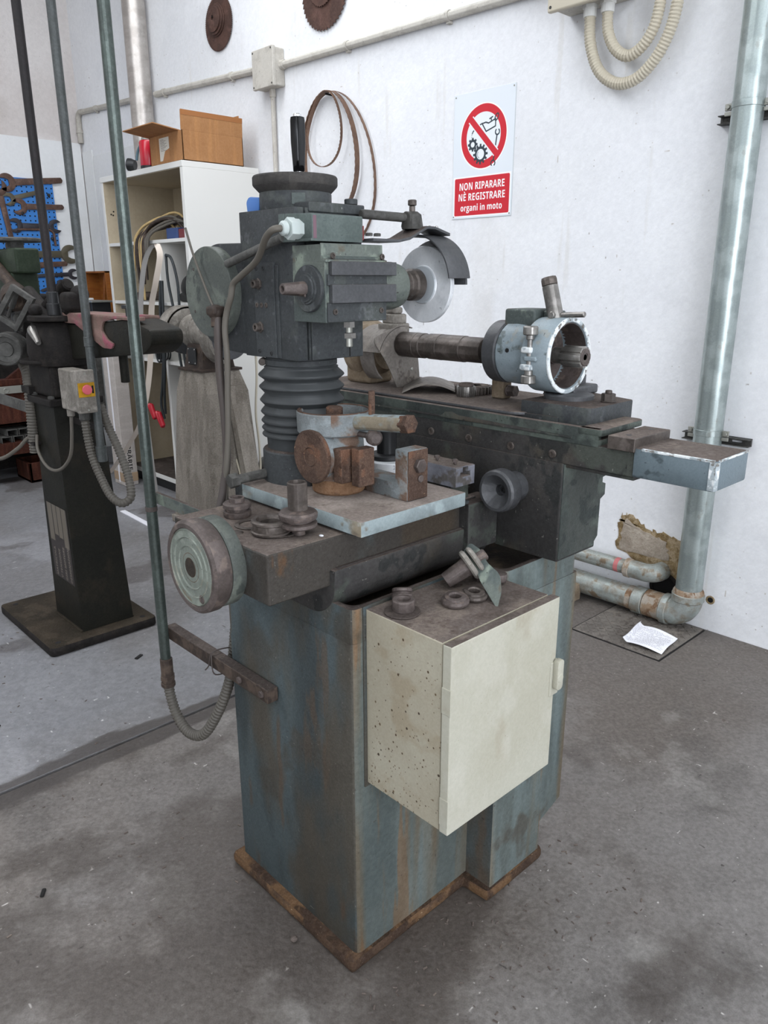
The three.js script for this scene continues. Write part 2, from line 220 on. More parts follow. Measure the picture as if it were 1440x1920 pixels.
  greyDusty: grime(.3, '#87827a', [['#6e6962', 5, 5, .5, .12, .8], ['#9d9890', 9, 9, .62, .08, .6]], { r: .8, grain: 14, size: 256 }),
  laminate: plain('#d6d5d0', .45), laminateIn: grime(1, '#b3a68f', [['#a69982', 3, 3, .5, .2, .7]], { r: .7, grain: 4, size: 256 }),
  board: grime(1, '#e3e4e4', [['#d6d7d6', 3, 3, .55, .2, .6]], { r: .7, grain: 3, size: 256 }),
  card: grime(.5, '#a37750', [['#986d48', 3, 3, .5, .2, .7], ['#b88655', 24, 2, .6, .15, .4]], { r: .85, grain: 6, size: 256 }),
  cardDark: plain('#8d623b', .85), tape: new THREE.MeshPhysicalMaterial({ color: '#c3a37c', roughness: .25, transparent: true, opacity: .55 }), tapeBrown: plain('#9a6436', .35),
  wood: grime(.4, '#8d4f2b', [['#7a4123', 3, 16, .5, .12, .8], ['#a15f36', 3, 20, .62, .08, .6]], { r: .7, grain: 8, size: 256 }),
  crate: grime(.4, '#4c291e', [['#3c2017', 16, 3, .5, .12, .8], ['#5c3526', 20, 3, .62, .08, .6]], { r: .85, grain: 10, size: 256 }),
  oak: grime(.4, '#a5672f', [['#96592a', 3, 16, .5, .12, .8], ['#b4763c', 3, 20, .62, .08, .6]], { r: .5, grain: 5, size: 256 }),
  red: plain('#b3202f', .3), redDull: plain('#6b2625', .5), pink: grime(.3, '#8d7169', [['#a05a68', 4, 4, .56, .06, .9], ['#7d6a60', 6, 6, .5, .1, .7]], { r: .7, grain: 9, size: 256 }),
  blue: plain('#4a78bb', .5), blueBin: plain('#2d4270', .5), greenBin: plain('#2a5a31', .6), yellow: grime(.2, '#b58a1f', [['#9a7418', 4, 4, .55, .1, .7]], { r: .5, size: 128 }), button: plain('#c65862', .45),
  wrench: grime(.3, '#6b5246', [['#574239', 5, 5, .5, .12, .8], ['#80665a', 9, 9, .62, .08, .6]], { r: .55, m: .4, grain: 9, size: 256 }), wrenchDark: plain('#39373c', .5, .5), wrenchOlive: plain('#5c5647', .5, .5),
  sawBlade: grime(.4, '#5d4238', [['#4c362e', 5, 5, .5, .12, .8], ['#70534a', 9, 9, .62, .08, .6]], { r: .75, m: .2, grain: 12, size: 256 }), sawBand: grime(.3, '#6d5547', [['#7f6350', 5, 5, .55, .1, .7]], { r: .6, m: .3, grain: 9, size: 256 }),
  plaster: grime(.4, '#a3988a', [['#93887a', 5, 5, .5, .12, .8], ['#b5ab9d', 9, 9, .62, .08, .6], ['#7d6b52', 6, 6, .68, .06, .6]], { r: .95, grain: 16, bump: .004, size: 256 }),
  plasterEdge: grime(.2, '#8a7757', [['#a5947a', 7, 7, .5, .1, .8], ['#6d5a3d', 9, 9, .6, .08, .7]], { r: .95, grain: 20, bump: .004, size: 256 }),
  paper: plain('#e3e3e8', .8), rope: plain('#b39a6b', .9), zinc: plain('#9a9a92', .4, .6), voidBlack: plain('#0b0908', .9), glassWhite: plain('#d6d6d2', .5), bandGrey: plain('#bdbab6', .5, 0), bandPale: plain('#cbbfb2', .55, 0),
};
{ // oil and rust spots spattered on the side of the cabinet
  const { data } = M.beigeSpot.map.image, n = 512, r = rng(42);
  for (let i = 0; i < 460; i++) { const v = .14 + .9 * Math.pow(r(), 1.5), u = r(), s = .95 + 2.3 * Math.pow(r(), 4), k = [[74, 60, 44], [96, 80, 60], [60, 50, 40]][i % 3]; const X = Math.floor(u * n), Y = Math.floor((v % 1) * n); for (let y = -4; y <= 4; y++) for (let x = -4; x <= 4; x++) { const w = clamp(s + .5 - Math.hypot(x, y * (.8 + .3 * u))), q = 4 * (((Y + y + n) % n) * n + (X + x + n) % n); for (let c = 0; c < 3; c++) data[q + c] += (k[c] - data[q + c]) * w; } }
  M.beigeSpot.map.needsUpdate = true;
}
// how dark each finish is as a whole
for (const [k, v] of Object.entries({ head: .82, headTop: .75, knee: .72, kneeSide: .78, cab: .8, cabDark: .72, disc: .95, greenGrey: .95, boxGreen: 1, dust: .8, dustDark: .75, dustPale: .9, brownPaint: .7, brownSteel: .85, darkSteel: .85, capBlue: .85, guard: .9, guardDusty: .9, castGrey: .75, rust: .85, rustBlue: .92, paleBlue: .9, workBlue: .97, base: .85, tan: .85, stone: .9, greyDusty: .88, cast: .65, greenDusty: .65, green: .65, crate: .75, pink: .75, poleGrey: .7, wood: .8, oak: .8, sawBlade: .8, wrench: .85, floorA: 1 })) if (M[k]) M[k].color.setScalar(v);
// ---------- floor ----------
{
  const layA = [['#646160', 3, 3, .5, .2, .6], ['#5e564f', 4, 3, .54, .18, .7], ['#7d7a77', 6, 6, .58, .1, .5], ['#4d4946', 14, 12, .66, .1, .4], ['#8b8883', 18, 22, .72, .05, .45]];
  const dirtAndShade = (t) => { const { data } = t.image, n = t.image.width; for (let y = 0; y < n; y++) for (let x = 0; x < n; x++) {   // oily dirt about the machine, in ragged patches, with floor darkening painted in
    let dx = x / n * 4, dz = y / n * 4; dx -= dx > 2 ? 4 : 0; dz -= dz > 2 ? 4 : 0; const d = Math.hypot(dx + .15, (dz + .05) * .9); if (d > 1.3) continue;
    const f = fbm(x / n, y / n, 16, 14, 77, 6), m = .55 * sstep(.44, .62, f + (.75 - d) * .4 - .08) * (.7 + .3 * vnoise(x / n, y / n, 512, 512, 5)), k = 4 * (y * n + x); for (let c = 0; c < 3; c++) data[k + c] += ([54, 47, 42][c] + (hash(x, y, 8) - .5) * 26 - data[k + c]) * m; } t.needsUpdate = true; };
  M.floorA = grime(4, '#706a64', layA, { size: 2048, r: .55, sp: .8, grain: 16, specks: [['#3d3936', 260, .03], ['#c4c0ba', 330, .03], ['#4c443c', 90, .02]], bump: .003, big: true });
  const seam = (t) => { const { data } = t.image, n = t.image.width; for (let y = 0; y < n; y++) for (let x = 0; x < n; x++) { const d = Math.abs(x / n * 4 - 2.785); if (d > .09) continue; const m = .75 * sstep(.42, .6, fbm(x / n, y / n, 40, 14, 91, 5) + .34 - d * 6), k = 4 * (y * n + x); for (let c = 0; c < 3; c++) data[k + c] += ([62, 57, 54][c] - data[k + c]) * m; } t.needsUpdate = true; };   // black dirt worked into the slab joint
  dirtAndShade(M.floorA.map); seam(M.floorA.map);
  M.floorB = grime(4, '#7e7e80', [['#717173', 3, 3, .52, .12, .7], ['#6a6765', 5, 4, .6, .1, .6], ['#8f8f92', 6, 6, .62, .08, .6], ['#524e4c', 9, 8, .7, .04, .6]], { size: 1024, r: .5, sp: .9, grain: 12, specks: [['#3d3936', 260, .025], ['#d4d2ce', 330, .03]], bump: .003, big: true });
  seam(M.floorB.map); const f = ST('floor', M.floorB, [B(-6.4, 6.1, -.2, -.012, -2.5, 6.1, .001)]);
  f.material = plain('#3d3936', .95);
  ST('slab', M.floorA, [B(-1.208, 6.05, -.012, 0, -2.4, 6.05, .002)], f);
  ST('slab', M.floorB, [B(-6.35, -1.222, -.012, 0, -2.4, 6.05, .002)], f);
}
// ---------- walls, ceiling, gate, windows ----------
const wb = ST('wall_back', M.wall, [B(-6.45, 6.2, 0, 4.7, -2.5, -2.31, .001)]);
const wl = ST('wall_left', M.wallLeft, [B(-6.46, -6.275, 0, 4.7, -2.5, 6.2, .001)]);
ST('wall_front', M.wall, [B(-6.45, 6.2, 0, 2.95, 6.0, 6.2, .001), B(-6.45, 6.2, 4.15, 4.7, 6.0, 6.2, .001), B(-6.45, -3.35, 2.95, 4.15, 6.0, 6.2, .001), B(3.75, 6.2, 2.95, 4.15, 6.0, 6.2, .001)]);
ST('wall_right', M.wall, [B(6.0, 6.2, 0, 4.7, -2.5, -.25, .001), B(6.0, 6.2, 0, 4.7, 4.25, 6.2, .001), B(6.0, 6.2, 3.85, 4.7, -.25, 4.25, .001)]);
ST('ceiling', M.ceil, [B(-6.45, 6.2, 4.6, 4.8, -2.5, -2.6, .001), B(-6.45, -3.25, 4.6, 4.8, -2.5, 6.2, .001), B(-1.95, 1.95, 4.6, 4.8, -2.5, 6.2, .001), B(3.25, 6.2, 4.6, 4.8, -2.5, 6.2, .001), B(-3.25, -1.95, 4.6, 4.8, -2.5, -2.6, .001), B(-3.25, -1.95, 4.6, 4.8, 5.0, 6.2, .001), B(1.95, 3.25, 4.6, 4.8, 5.0, 6.2, .001)]);
{
  const glow = (k) => new THREE.MeshStandardMaterial({ color: '#dfe6ee', emissive: new THREE.Color(.86, .92, 1), emissiveIntensity: k, roughness: .6 });
  const d = ST('door_1', M.galv, [B(6.02, 6.08, 0, .12, -.25, 4.25), B(6.02, 6.08, 3.78, 3.86, -.25, 4.25), B(6.02, 6.08, 0, 3.86, -.28, -.2), B(6.02, 6.08, 0, 3.86, 4.2, 4.28)]);
  for (let i = 0; i < 4; i++) for (let j = 0; j < 3; j++) ST('pane', glow(1.6), [B(6.03, 6.05, .12 + j * 1.22, 1.32 + j * 1.22, -.18 + i * 1.1, .9 + i * 1.1, .004)], d);
  const w = ST('window_1', M.galv, [B(-3.4, 3.8, 2.93, 2.99, 6.02, 6.08), B(-3.4, 3.8, 4.11, 4.17, 6.02, 6.08)]);
  for (let i = 0; i < 6; i++) ST('pane', glow(1.5), [B(-3.34 + i * 1.18, -2.2 + i * 1.18, 2.99, 4.11, 6.03, 6.05, .004)], w);
  for (const [x, n] of [[-3.25, 2], [1.95, 3]]) { const k = ST('window_' + n, M.galv, [B(x, x + .05, 4.6, 4.66, -2.5, 5.0), B(x + 1.25, x + 1.3, 4.6, 4.66, -2.5, 5.0)]); for (let i = 0; i < 6; i++) ST('pane', glow(1.5), [B(x + .05, x + 1.25, 4.62, 4.64, -2.48 + i * 1.25, -1.26 + i * 1.25, .004)], k); }
}
// white facing on the left wall and on the corner of the back wall
ST('panel', M.board, [B(-6.275, -6.25, 0, 2.672, -2.29, 3.5, .004)], wl);
ST('panel', M.board, [B(-6.25, -6.05, 0, 2.60, -2.31, -2.295, .003), B(-6.045, -4.72, 0, 2.55, -2.31, -2.3, .003)], wb);
// broken plaster above the floor pipes, and the holes in the wall
{
  const r = rng(5), jag = (pts, a) => { const o = []; pts.forEach((p, i) => { const q = pts[(i + 1) % pts.length]; for (let k = 0; k < 7; k++) o.push([p[0] + (q[0] - p[0]) * k / 7 + (r() - .5) * a, p[1] + (q[1] - p[1]) * k / 7 + (r() - .5) * a]); }); return o; };
  ST('plaster_patch', M.plasterEdge, [EX('z', jag([[-.71, .26], [-.715, .40], [-.69, .445], [-.63, .44], [-.56, .40], [-.47, .395], [-.36, .36], [-.34, .06], [-.50, .05], [-.52, .22]], .02), -2.312, -2.3065, .001)], wb);
  ST('plaster_patch', M.plaster, [EX('z', jag([[-.69, .27], [-.69, .40], [-.67, .425], [-.58, .385], [-.47, .365], [-.44, .27]], .014), -2.312, -2.304, .001)], wb);
  ST('pipe_hole', M.cast, [RG([-.452, .145, -2.318], 'z', .055, .07, .02)], wb); ST('pipe_hole', M.voidBlack, [CY([-.452, .145, -2.318], 'z', .056, .0125)], wb);
  ST('bolt_hole', M.plasterEdge, [RG([-.238, .145, -2.312], 'z', .012, .02, .0045)], wb); ST('bolt_hole', M.voidBlack, [CY([-.238, .145, -2.312], 'z', .0125, .0045)], wb);
}
// ---------- floor plate, paper, bits ----------
{
  const t = T('floor_plate', 'worn chequered steel cover plate let into the floor by the pipes', 'floor plate', [-.45, 0, -2.08]);
  P(t, 'frame', M.voidBlack, [B(-.662, -.238, 0, .002, -2.297, -1.878, .0005)]);
  P(t, 'plate', M.guardDusty, [B(-.655, -.245, 0, .006, -2.29, -1.885, .002)]);
  const g = []; for (let i = 0; i < 16; i++) for (let j = 0; j < 16; j++) g.push(rotAbout(B(-.01, .01, .006, .0085, -.002, .002, .001, 1), [0, 0, 0], 'y', (i + j) % 2 ? .8 : -.8).translate(-.64 + i * .0252, 0, -2.275 + j * .0252)); P(t, 'tread', M.guardDusty, g, { kind: 'stuff' });
  const p = [[-.471, -1.952], [-.445, -2.04], [-.395, -2.12], [-.252, -2.10], [-.275, -1.90]];
  T1('paper', 'crumpled white printed sheet lying on the steel cover plate', 'paper', new THREE.MeshStandardMaterial({ roughness: .8, side: THREE.DoubleSide, map: ctex(512, 512, (x) => { x.fillStyle = '#e9e9ee'; x.fillRect(0, 0, 512, 512); const r = rng(3); x.fillStyle = '#8f8f98'; for (let i = 0; i < 26; i++) { let a = 40; while (a < 460) { const w = 8 + r() * 30; if (r() > .15) x.fillRect(a, 50 + i * 16, w, 5); a += w + 7; } } }) }), [(() => {
    const g = new THREE.PlaneGeometry(.2, .19, 24, 10).rotateX(-Math.PI / 2), q = g.attributes.position; for (let i = 0; i < q.count; i++) { const u = q.getX(i) / .2 + .5, v = q.getZ(i) / .19 + .5; const roll = Math.max(0, .22 - u) / .22; q.setXYZ(i, q.getX(i) + roll * roll * .035, .006 + .014 * Math.sin(u * 3.1) * (1 - v * .5) + Math.pow(roll, .6) * .03 + .004 * Math.sin(v * 6 + u * 4), q.getZ(i)); }
    g.computeVertexNormals(); return g.rotateY(.12).translate(-.365, .006, -2.01); })()], [-.36, .01, -2.01], undefined, { uv: true });
  T1('pebble', 'small round pebble on the concrete left of the machine base', 'pebble', M.dust, [SP([-.16, .007, .043], .008, 1, .85, 1.1)], [-.16, 0, .043]);
  T1('strip', 'thin white strip lying on the floor behind the upright pipe', 'strip', M.paper, [rotAbout(B(-3.79, -3.36, .001, .008, -1.25, -1.215, .001), [-3.57, 0, -1.23], 'y', -.04)], [-3.57, 0, -1.23]);
  const spots = [[-.72, .42], [-1.6, .25], [-1.75, -.35], [-2.0, .5], [-2.5, .25], [-2.3, .45], [-1.9, .62], [.25, -.35], [.3, -.6], [.16, -.52], [.2, -.3], [-.25, .2], [-.05, .22]], r = rng(9);
  const names = ['left of the machine, nearest the base', 'between the two machines', 'beside the dark pedestal plate', 'in front of the dark pedestal plate', 'at the left edge of the floor by the dark plate', 'near the corner of the dark plate', 'in the open floor at lower left'];
  spots.slice(0, 7).forEach(([x, z], i) => { const s = .007 + r() * .008; T1('metal_chip', 'black chip on the concrete ' + names[i], 'chip', M.voidBlack, [rotAbout(B(x - s * 1.6, x + s * 1.6, 0, .006, z - s * .6, z + s * .6, .003), [x, 0, z], 'y', r() * 3)], [x, 0, z]); });
  const g2 = []; for (let i = 0; i < 260; i++) { const near = r() < .5, x = near ? .02 + r() * .35 : -2.7 + r() * 2.3, z = near ? -.75 + r() * .8 : -.1 + r() * .7, s = .001 + r() * .0025; g2.push(rotAbout(B(x - s * 1.8, x + s * 1.8, 0, s * .8, z - s * .6, z + s * .6, s * .3, 1), [x, 0, z], 'y', r() * 3)); }
  const sw = T1('grit', 'loose pale and dark metal crumbs scattered over the concrete floor', 'grit', M.dust, g2, [0, 0, 0]); sw.userData.kind = 'stuff';
}
// ---------- pipes on the right of the back wall ----------
{
  const x = -.309, z = -2.24;
  const t = T('drain_pipe', 'thick galvanised standpipe with an elbow at the floor, right of the sign', 'pipe', [x, 0, z]);
  P(t, 'pipe', M.galv, [CY([x, .17, z], 'y', .056, 4.4, .002, 48)]);
  const el = []; for (let k = 0; k <= 8; k++) { const a = k / 8 * Math.PI / 2; el.push([x - .075 + .075 * Math.cos(a), .15 - .075 * Math.sin(a), z]); }
  P(t, 'elbow', M.galvDull, [TU(el, .064, 24, 28), RG([x, .145, z], 'y', .05, .069, .035, .004), RG([x - .105, .075, z], 'x', .05, .07, .035, .004)]);
  P(t, 'collar', M.pipeRust, [L([x, .172, z], 'y', [[.057, 0], [.066, .004], [.065, .016], [.057, .03]], 36)]);
  P(t, 'collar', M.pipeRust, [L([x - .19, .075, z], 'x', [[.05, 0], [.062, .004], [.0625, .075], [.066, .085]], 36)]);
  P(t, 'coupling', M.galvDull, [RG([x - .245, .075, z], 'x', .045, .064, .055, .004)]);
  P(t, 'pipe', M.galvDull, [CY([x - 2.2, .075, z], 'x', .054, 1.97, .002, 40)]); P(t, 'collar', M.pipeRust, [L([x - .275, .075, z], 'x', [[.054, 0], [.0555, .002], [.0555, .03]], 36)]);
  for (const [y, k] of [[2.115, 0], [.898, 1]]) {
    const c = T('pipe_clamp', k ? 'lower clamp and slotted rail holding the standpipe above the cast end of the table' : 'upper clamp and slotted rail holding the standpipe near the top', 'pipe clamp', [x, y, -2.3]);
    P(c, 'band', M.galv, [RG([x, y - .012, z], 'y', .056, .0585, .024, .0008)]);
    for (const s of [-1, 1]) { P(c, 'lug', M.zinc, [B(x + s * .057, x + s * .085, y - .012, y + .012, z - .006, z + .004, .002), B(x + s * .057, x + s * .085, y - .03, y - .016, z - .006, z + .004, .002)]); P(c, 'screw', M.zinc, [HX([x + s * .073, y, z + .004], 'z', .009, .008)]); }
    const rail = EX('z', [[x - .125, y - .05], [x + .155, y - .05], [x + .155, y - .018], [x - .125, y - .018]], -2.309, -2.298, .001, k ? [[[x + .075, y - .04], [x + .12, y - .04], [x + .12, y - .03], [x + .075, y - .03]]] : []);
    P(c, 'rail', M.castGrey, [rail, B(x - .125, x + .155, y - .022, y - .018, -2.309, -2.27, .001), B(x - .125, x + .155, y - .05, y - .046, -2.309, -2.27, .001)]);
  }
  const u = T('supply_pipe', 'thinner galvanised pipe bent into the wall above the drain pipe', 'pipe', [-.9, .22, -2.24]);
  P(u, 'pipe', M.galvDull, [CY([-2.4, .215, -2.24], 'x', .034, 1.82, .002, 32)]);
  P(u, 'elbow', M.galvDull, [TU([[-.60, .215, -2.24], [-.55, .215, -2.24], [-.51, .217, -2.235], [-.475, .22, -2.255], [-.465, .222, -2.30]], .042, 30, 24)]); P(u, 'collar', M.pipeRust, [RG([-.615, .215, -2.24], 'x', .03, .045, .03, .004)]);
  P(u, 'paint_mark', new THREE.MeshStandardMaterial({ color: '#b56a6a', roughness: .8 }), [RG([-.665, .215, -2.24], 'x', .0335, .0345, .022, .0002)].concat([]), { label: 'faded red paint band' });
  T1('wooden_block', 'short wooden block under the floor pipes behind the machine', 'wood block', M.tan, [B(-.89, -.82, 0, .085, -2.20, -2.08, .004)], [-.8, 0, -2.1]);
}
{
  const d = T('steel_duct', 'fat round steel duct rising up the back wall behind the white shelf', 'duct', [-4.905, 0, -2.215]);
  P(d, 'tube', M.duct, [CY([-4.905, 0, -2.215], 'y', .084, 4.58, .002, 48)]); for (const y of [1.6, 4.2]) P(d, 'strap', M.zinc, [RG([-4.905, y, -2.215], 'y', .084, .0865, .025, .0008)]);
}
// ---------- electrical fittings on the back wall ----------
{
  const zc = -2.288, R = .021;
  const seg = (name, label, a, b, clips) => { const t = T(name, label, 'conduit', [(a[0] + b[0]) / 2, (a[1] + b[1]) / 2, -2.31]); P(t, 'pipe', M.conduit, [ROD(a, b, R, .001, 24)]); for (const k of clips) { const c = [a[0] + (b[0] - a[0]) * k, a[1] + (b[1] - a[1]) * k, zc]; const d = V(b[0] - a[0], b[1] - a[1], 0).normalize(); P(t, 'clip', M.conduit, [RG([c[0] - d.x * .012, c[1] - d.y * .012, zc], d, R, R + .005, .024, .001), B(c[0] - .012, c[0] + .012, c[1] - R - .012, c[1] - R, -2.31, -2.285, .002)]); } return t; };
  seg('conduit', 'grey plastic conduit rising right from the wall junction box', [-3.215, 2.76, zc], [1.5, 2.665, zc], [.13, .29, .47]);
  seg('conduit', 'grey plastic conduit left of the steel duct, running into the corner', [-6.14, 2.91, zc], [-5.0, 2.853, zc], [.25, .9]);
  seg('conduit', 'grey plastic conduit between the steel duct and the junction box', [-4.815, 2.844, zc], [-3.42, 2.775, zc], [.1, .75]);
  const e = T('conduit', 'short conduit elbow dropping down in the wall corner at left', 'conduit', [-6.2, 2.8, -2.31]);
  P(e, 'bend', M.conduit, [TU([[-6.13, 2.91, zc], [-6.19, 2.912, zc], [-6.225, 2.885, zc], [-6.23, 2.83, zc], [-6.23, 2.67, zc]], .023, 30, 16)]); P(e, 'clip', M.conduit, [RG([-6.23, 2.75, zc], 'y', .022, .029, .03, .001)]);
  const j = T('junction_box', 'square grey junction box on the conduit above the bandsaw blades', 'junction box', [-3.32, 2.73, -2.31]);
  P(j, 'body', M.conduit, [B(-3.425, -3.215, 2.645, 2.855, -2.31, -2.235, .008)]); P(j, 'lid', M.conduit, [B(-3.43, -3.21, 2.64, 2.86, -2.24, -2.215, .006)]);
  for (const [a, b] of [[-3.415, 2.655], [-3.225, 2.655], [-3.415, 2.845], [-3.225, 2.845]]) P(j, 'screw', M.castGrey, [CY([a, b, -2.216], 'z', .006, .003, .001, 12)]);
  P(j, 'gland', M.conduit, [RG([-3.215, 2.76, zc], 'x', .02, .027, .03)]);
  const v = T('conduit', 'thin upright conduit below the junction box, ending behind the shelf', 'conduit', [-3.32, 2.2, -2.31]);
  P(v, 'pipe', M.conduit, [CY([-3.32, .4, zc], 'y', .014, 2.24, .001, 20)]); P(v, 'gland', M.conduit, [CY([-3.32, 2.6, zc], 'y', .02, .045)]);
  const bx = T('switch_box', 'grey electrical enclosure at the top edge with two ribbed hoses below', 'electrical box', [-1.0, 2.56, -2.31]);
  P(bx, 'body', M.conduit, [B(-1.16, -.84, 2.585, 2.9, -2.31, -2.17, .01)]); P(bx, 'lid', M.conduitBeige, [B(-1.165, -.835, 2.57, 2.9, -2.175, -2.15, .008)]); P(bx, 'screw', M.castGrey, [CY([-1.148, 2.588, -2.151], 'z', .006, .004)]);
  const glands = [[-1.012, -2.24], [-.93, -2.24]];
  for (const [x, z] of glands) P(bx, 'gland', M.glassWhite, [HX([x, 2.572, z], 'y', .032, .014), CY([x, 2.54, z], 'y', .027, .035)]);
  T1('flexible_conduit', 'ribbed beige hose making the larger outer loop under the enclosure', 'hose', M.conduitBeige, [FX([[-1.012, 2.55, -2.24], [-1.0, 2.44, -2.24], [-.95, 2.33, -2.245], [-.87, 2.275, -2.25], [-.79, 2.275, -2.25], [-.71, 2.33, -2.25], [-.655, 2.42, -2.25], [-.632, 2.52, -2.25], [-.62, 2.7, -2.25], [-.615, 2.9, -2.25]], .024, .0125, .2)], [-.8, 2.4, -2.25]);
  T1('flexible_conduit', 'ribbed beige hose making the smaller inner loop under the enclosure', 'hose', M.conduitBeige, [FX([[-.93, 2.55, -2.24], [-.92, 2.47, -2.24], [-.88, 2.40, -2.24], [-.82, 2.365, -2.24], [-.765, 2.385, -2.24], [-.72, 2.44, -2.24], [-.70, 2.52, -2.24], [-.695, 2.7, -2.24], [-.69, 2.9, -2.24]], .023, .0125, .2)], [-.8, 2.45, -2.24]);
}
// ---------- warning sign ----------
{
  const tex = ctex(800, 1200, (c, W, H) => {
    c.fillStyle = '#dfe5ea'; c.fillRect(0, 0, W, H);
    const cx = 405, cy = 425, R = 300, RED = '#c8202f', INK = '#2f3b42';
    c.fillStyle = '#f6f6f6'; c.beginPath(); c.arc(cx, cy, R + 12, 0, 7); c.fill();
    c.fillStyle = RED; c.beginPath(); c.arc(cx, cy, R, 0, 7); c.fill(); c.fillStyle = '#e6ebee'; c.beginPath(); c.arc(cx, cy, R - 74, 0, 7); c.fill();
    const gear = (x, y, r, n, hole) => { c.fillStyle = INK; c.beginPath(); for (let i = 0; i < n; i++) { const a = i / n * 2 * Math.PI, w = Math.PI / n; for (const [k, q] of [[-.62, .76], [-.42, 1], [.42, 1], [.62, .76]]) { const t = a + k * w; c.lineTo(x + r * q * Math.cos(t), y + r * q * Math.sin(t)); } } c.closePath(); c.fill(); c.fillStyle = '#e6ebee'; c.beginPath(); c.arc(x, y, hole, 0, 7); c.fill(); };
    gear(265, 490, 66, 8, 26); gear(372, 590, 98, 12, 50); c.strokeStyle = INK; c.lineWidth = 5; c.beginPath(); c.arc(372, 590, 38, 1.9, 3.9); c.stroke();
    c.strokeStyle = INK; c.lineWidth = 13; c.lineJoin = 'round'; c.lineCap = 'round';
    c.beginPath(); c.moveTo(255, 385); c.lineTo(268, 365); c.lineTo(330, 325); c.lineTo(385, 305); c.stroke();
    c.beginPath(); c.moveTo(385, 308); c.lineTo(432, 300); c.lineTo(470, 312); c.lineTo(560, 282); c.lineTo(560, 350); c.lineTo(440, 385); c.closePath(); c.stroke();
    c.beginPath(); c.moveTo(505, 296); c.lineTo(500, 268); c.moveTo(482, 274); c.lineTo(520, 260); c.stroke(); c.beginPath(); c.ellipse(572, 268, 18, 34, .5, 0, 7); c.stroke();
    c.lineWidth = 5; c.setLineDash([9, 12]); c.beginPath(); c.moveTo(250, 395); c.lineTo(250, 440); c.stroke(); c.setLineDash([]);
    c.lineWidth = 15; c.beginPath(); c.moveTo(584, 430); c.lineTo(548, 660); c.stroke();
    for (const [x, y, a] of [[588, 405, -1.55], [543, 690, 1.6]]) { c.lineWidth = 14; c.beginPath(); c.arc(x, y, 26, a + .75, a + 5.55); c.stroke(); }
    c.strokeStyle = '#e6ebee'; c.lineWidth = 86; c.lineCap = 'butt'; c.beginPath(); c.moveTo(cx - 172, cy - 172); c.lineTo(cx + 172, cy + 172); c.stroke();
    c.strokeStyle = RED; c.lineWidth = 62; c.beginPath(); c.moveTo(cx - 195, cy - 195); c.lineTo(cx + 195, cy + 195); c.stroke();
    c.fillStyle = '#f4f1f1'; c.fillRect(14, 788, 772, 398); c.fillStyle = RED; c.beginPath(); c.roundRect(30, 802, 740, 370, 16); c.fill();
    c.fillStyle = '#f2f2f2'; c.textAlign = 'center'; 
    const line = (s, y, px, wid, b) => { c.font = b + px + 'px sans-serif'; const w = c.measureText(s).width; c.save(); c.translate(400, y); c.scale(wid / w, 1); c.fillText(s, 0, 0); c.restore(); };
    line('NON RIPARARE', 920, 98, 620, 'bold '); line('NÈ REGISTRARE', 1025, 98, 640, 'bold '); line('organi in moto', 1128, 88, 570, 'bold ');
  });
  const s = T('warning_sign', 'red and white prohibition sign with gears and oil can, about moving parts', 'sign', [-1.62, 1.8, -2.31]);
  P(s, 'plate', plain('#cfd4d6', .5), [B(-1.812, -1.428, 1.80, 2.38, -2.31, -2.307, .001)]);
  P(s, 'print', new THREE.MeshStandardMaterial({ map: tex, roughness: .45 }), [quad([-1.62, 2.09, -2.3062], [.19, 0, 0], [0, .288, 0])], { uv: true });
  for (const [x, y] of [[-1.8, 2.368], [-1.44, 2.368], [-1.8, 1.812], [-1.44, 1.812]]) P(s, 'rivet', M.zinc, [CY([x, y, -2.3065], 'z', .004, .002, .0005, 12)]);
}
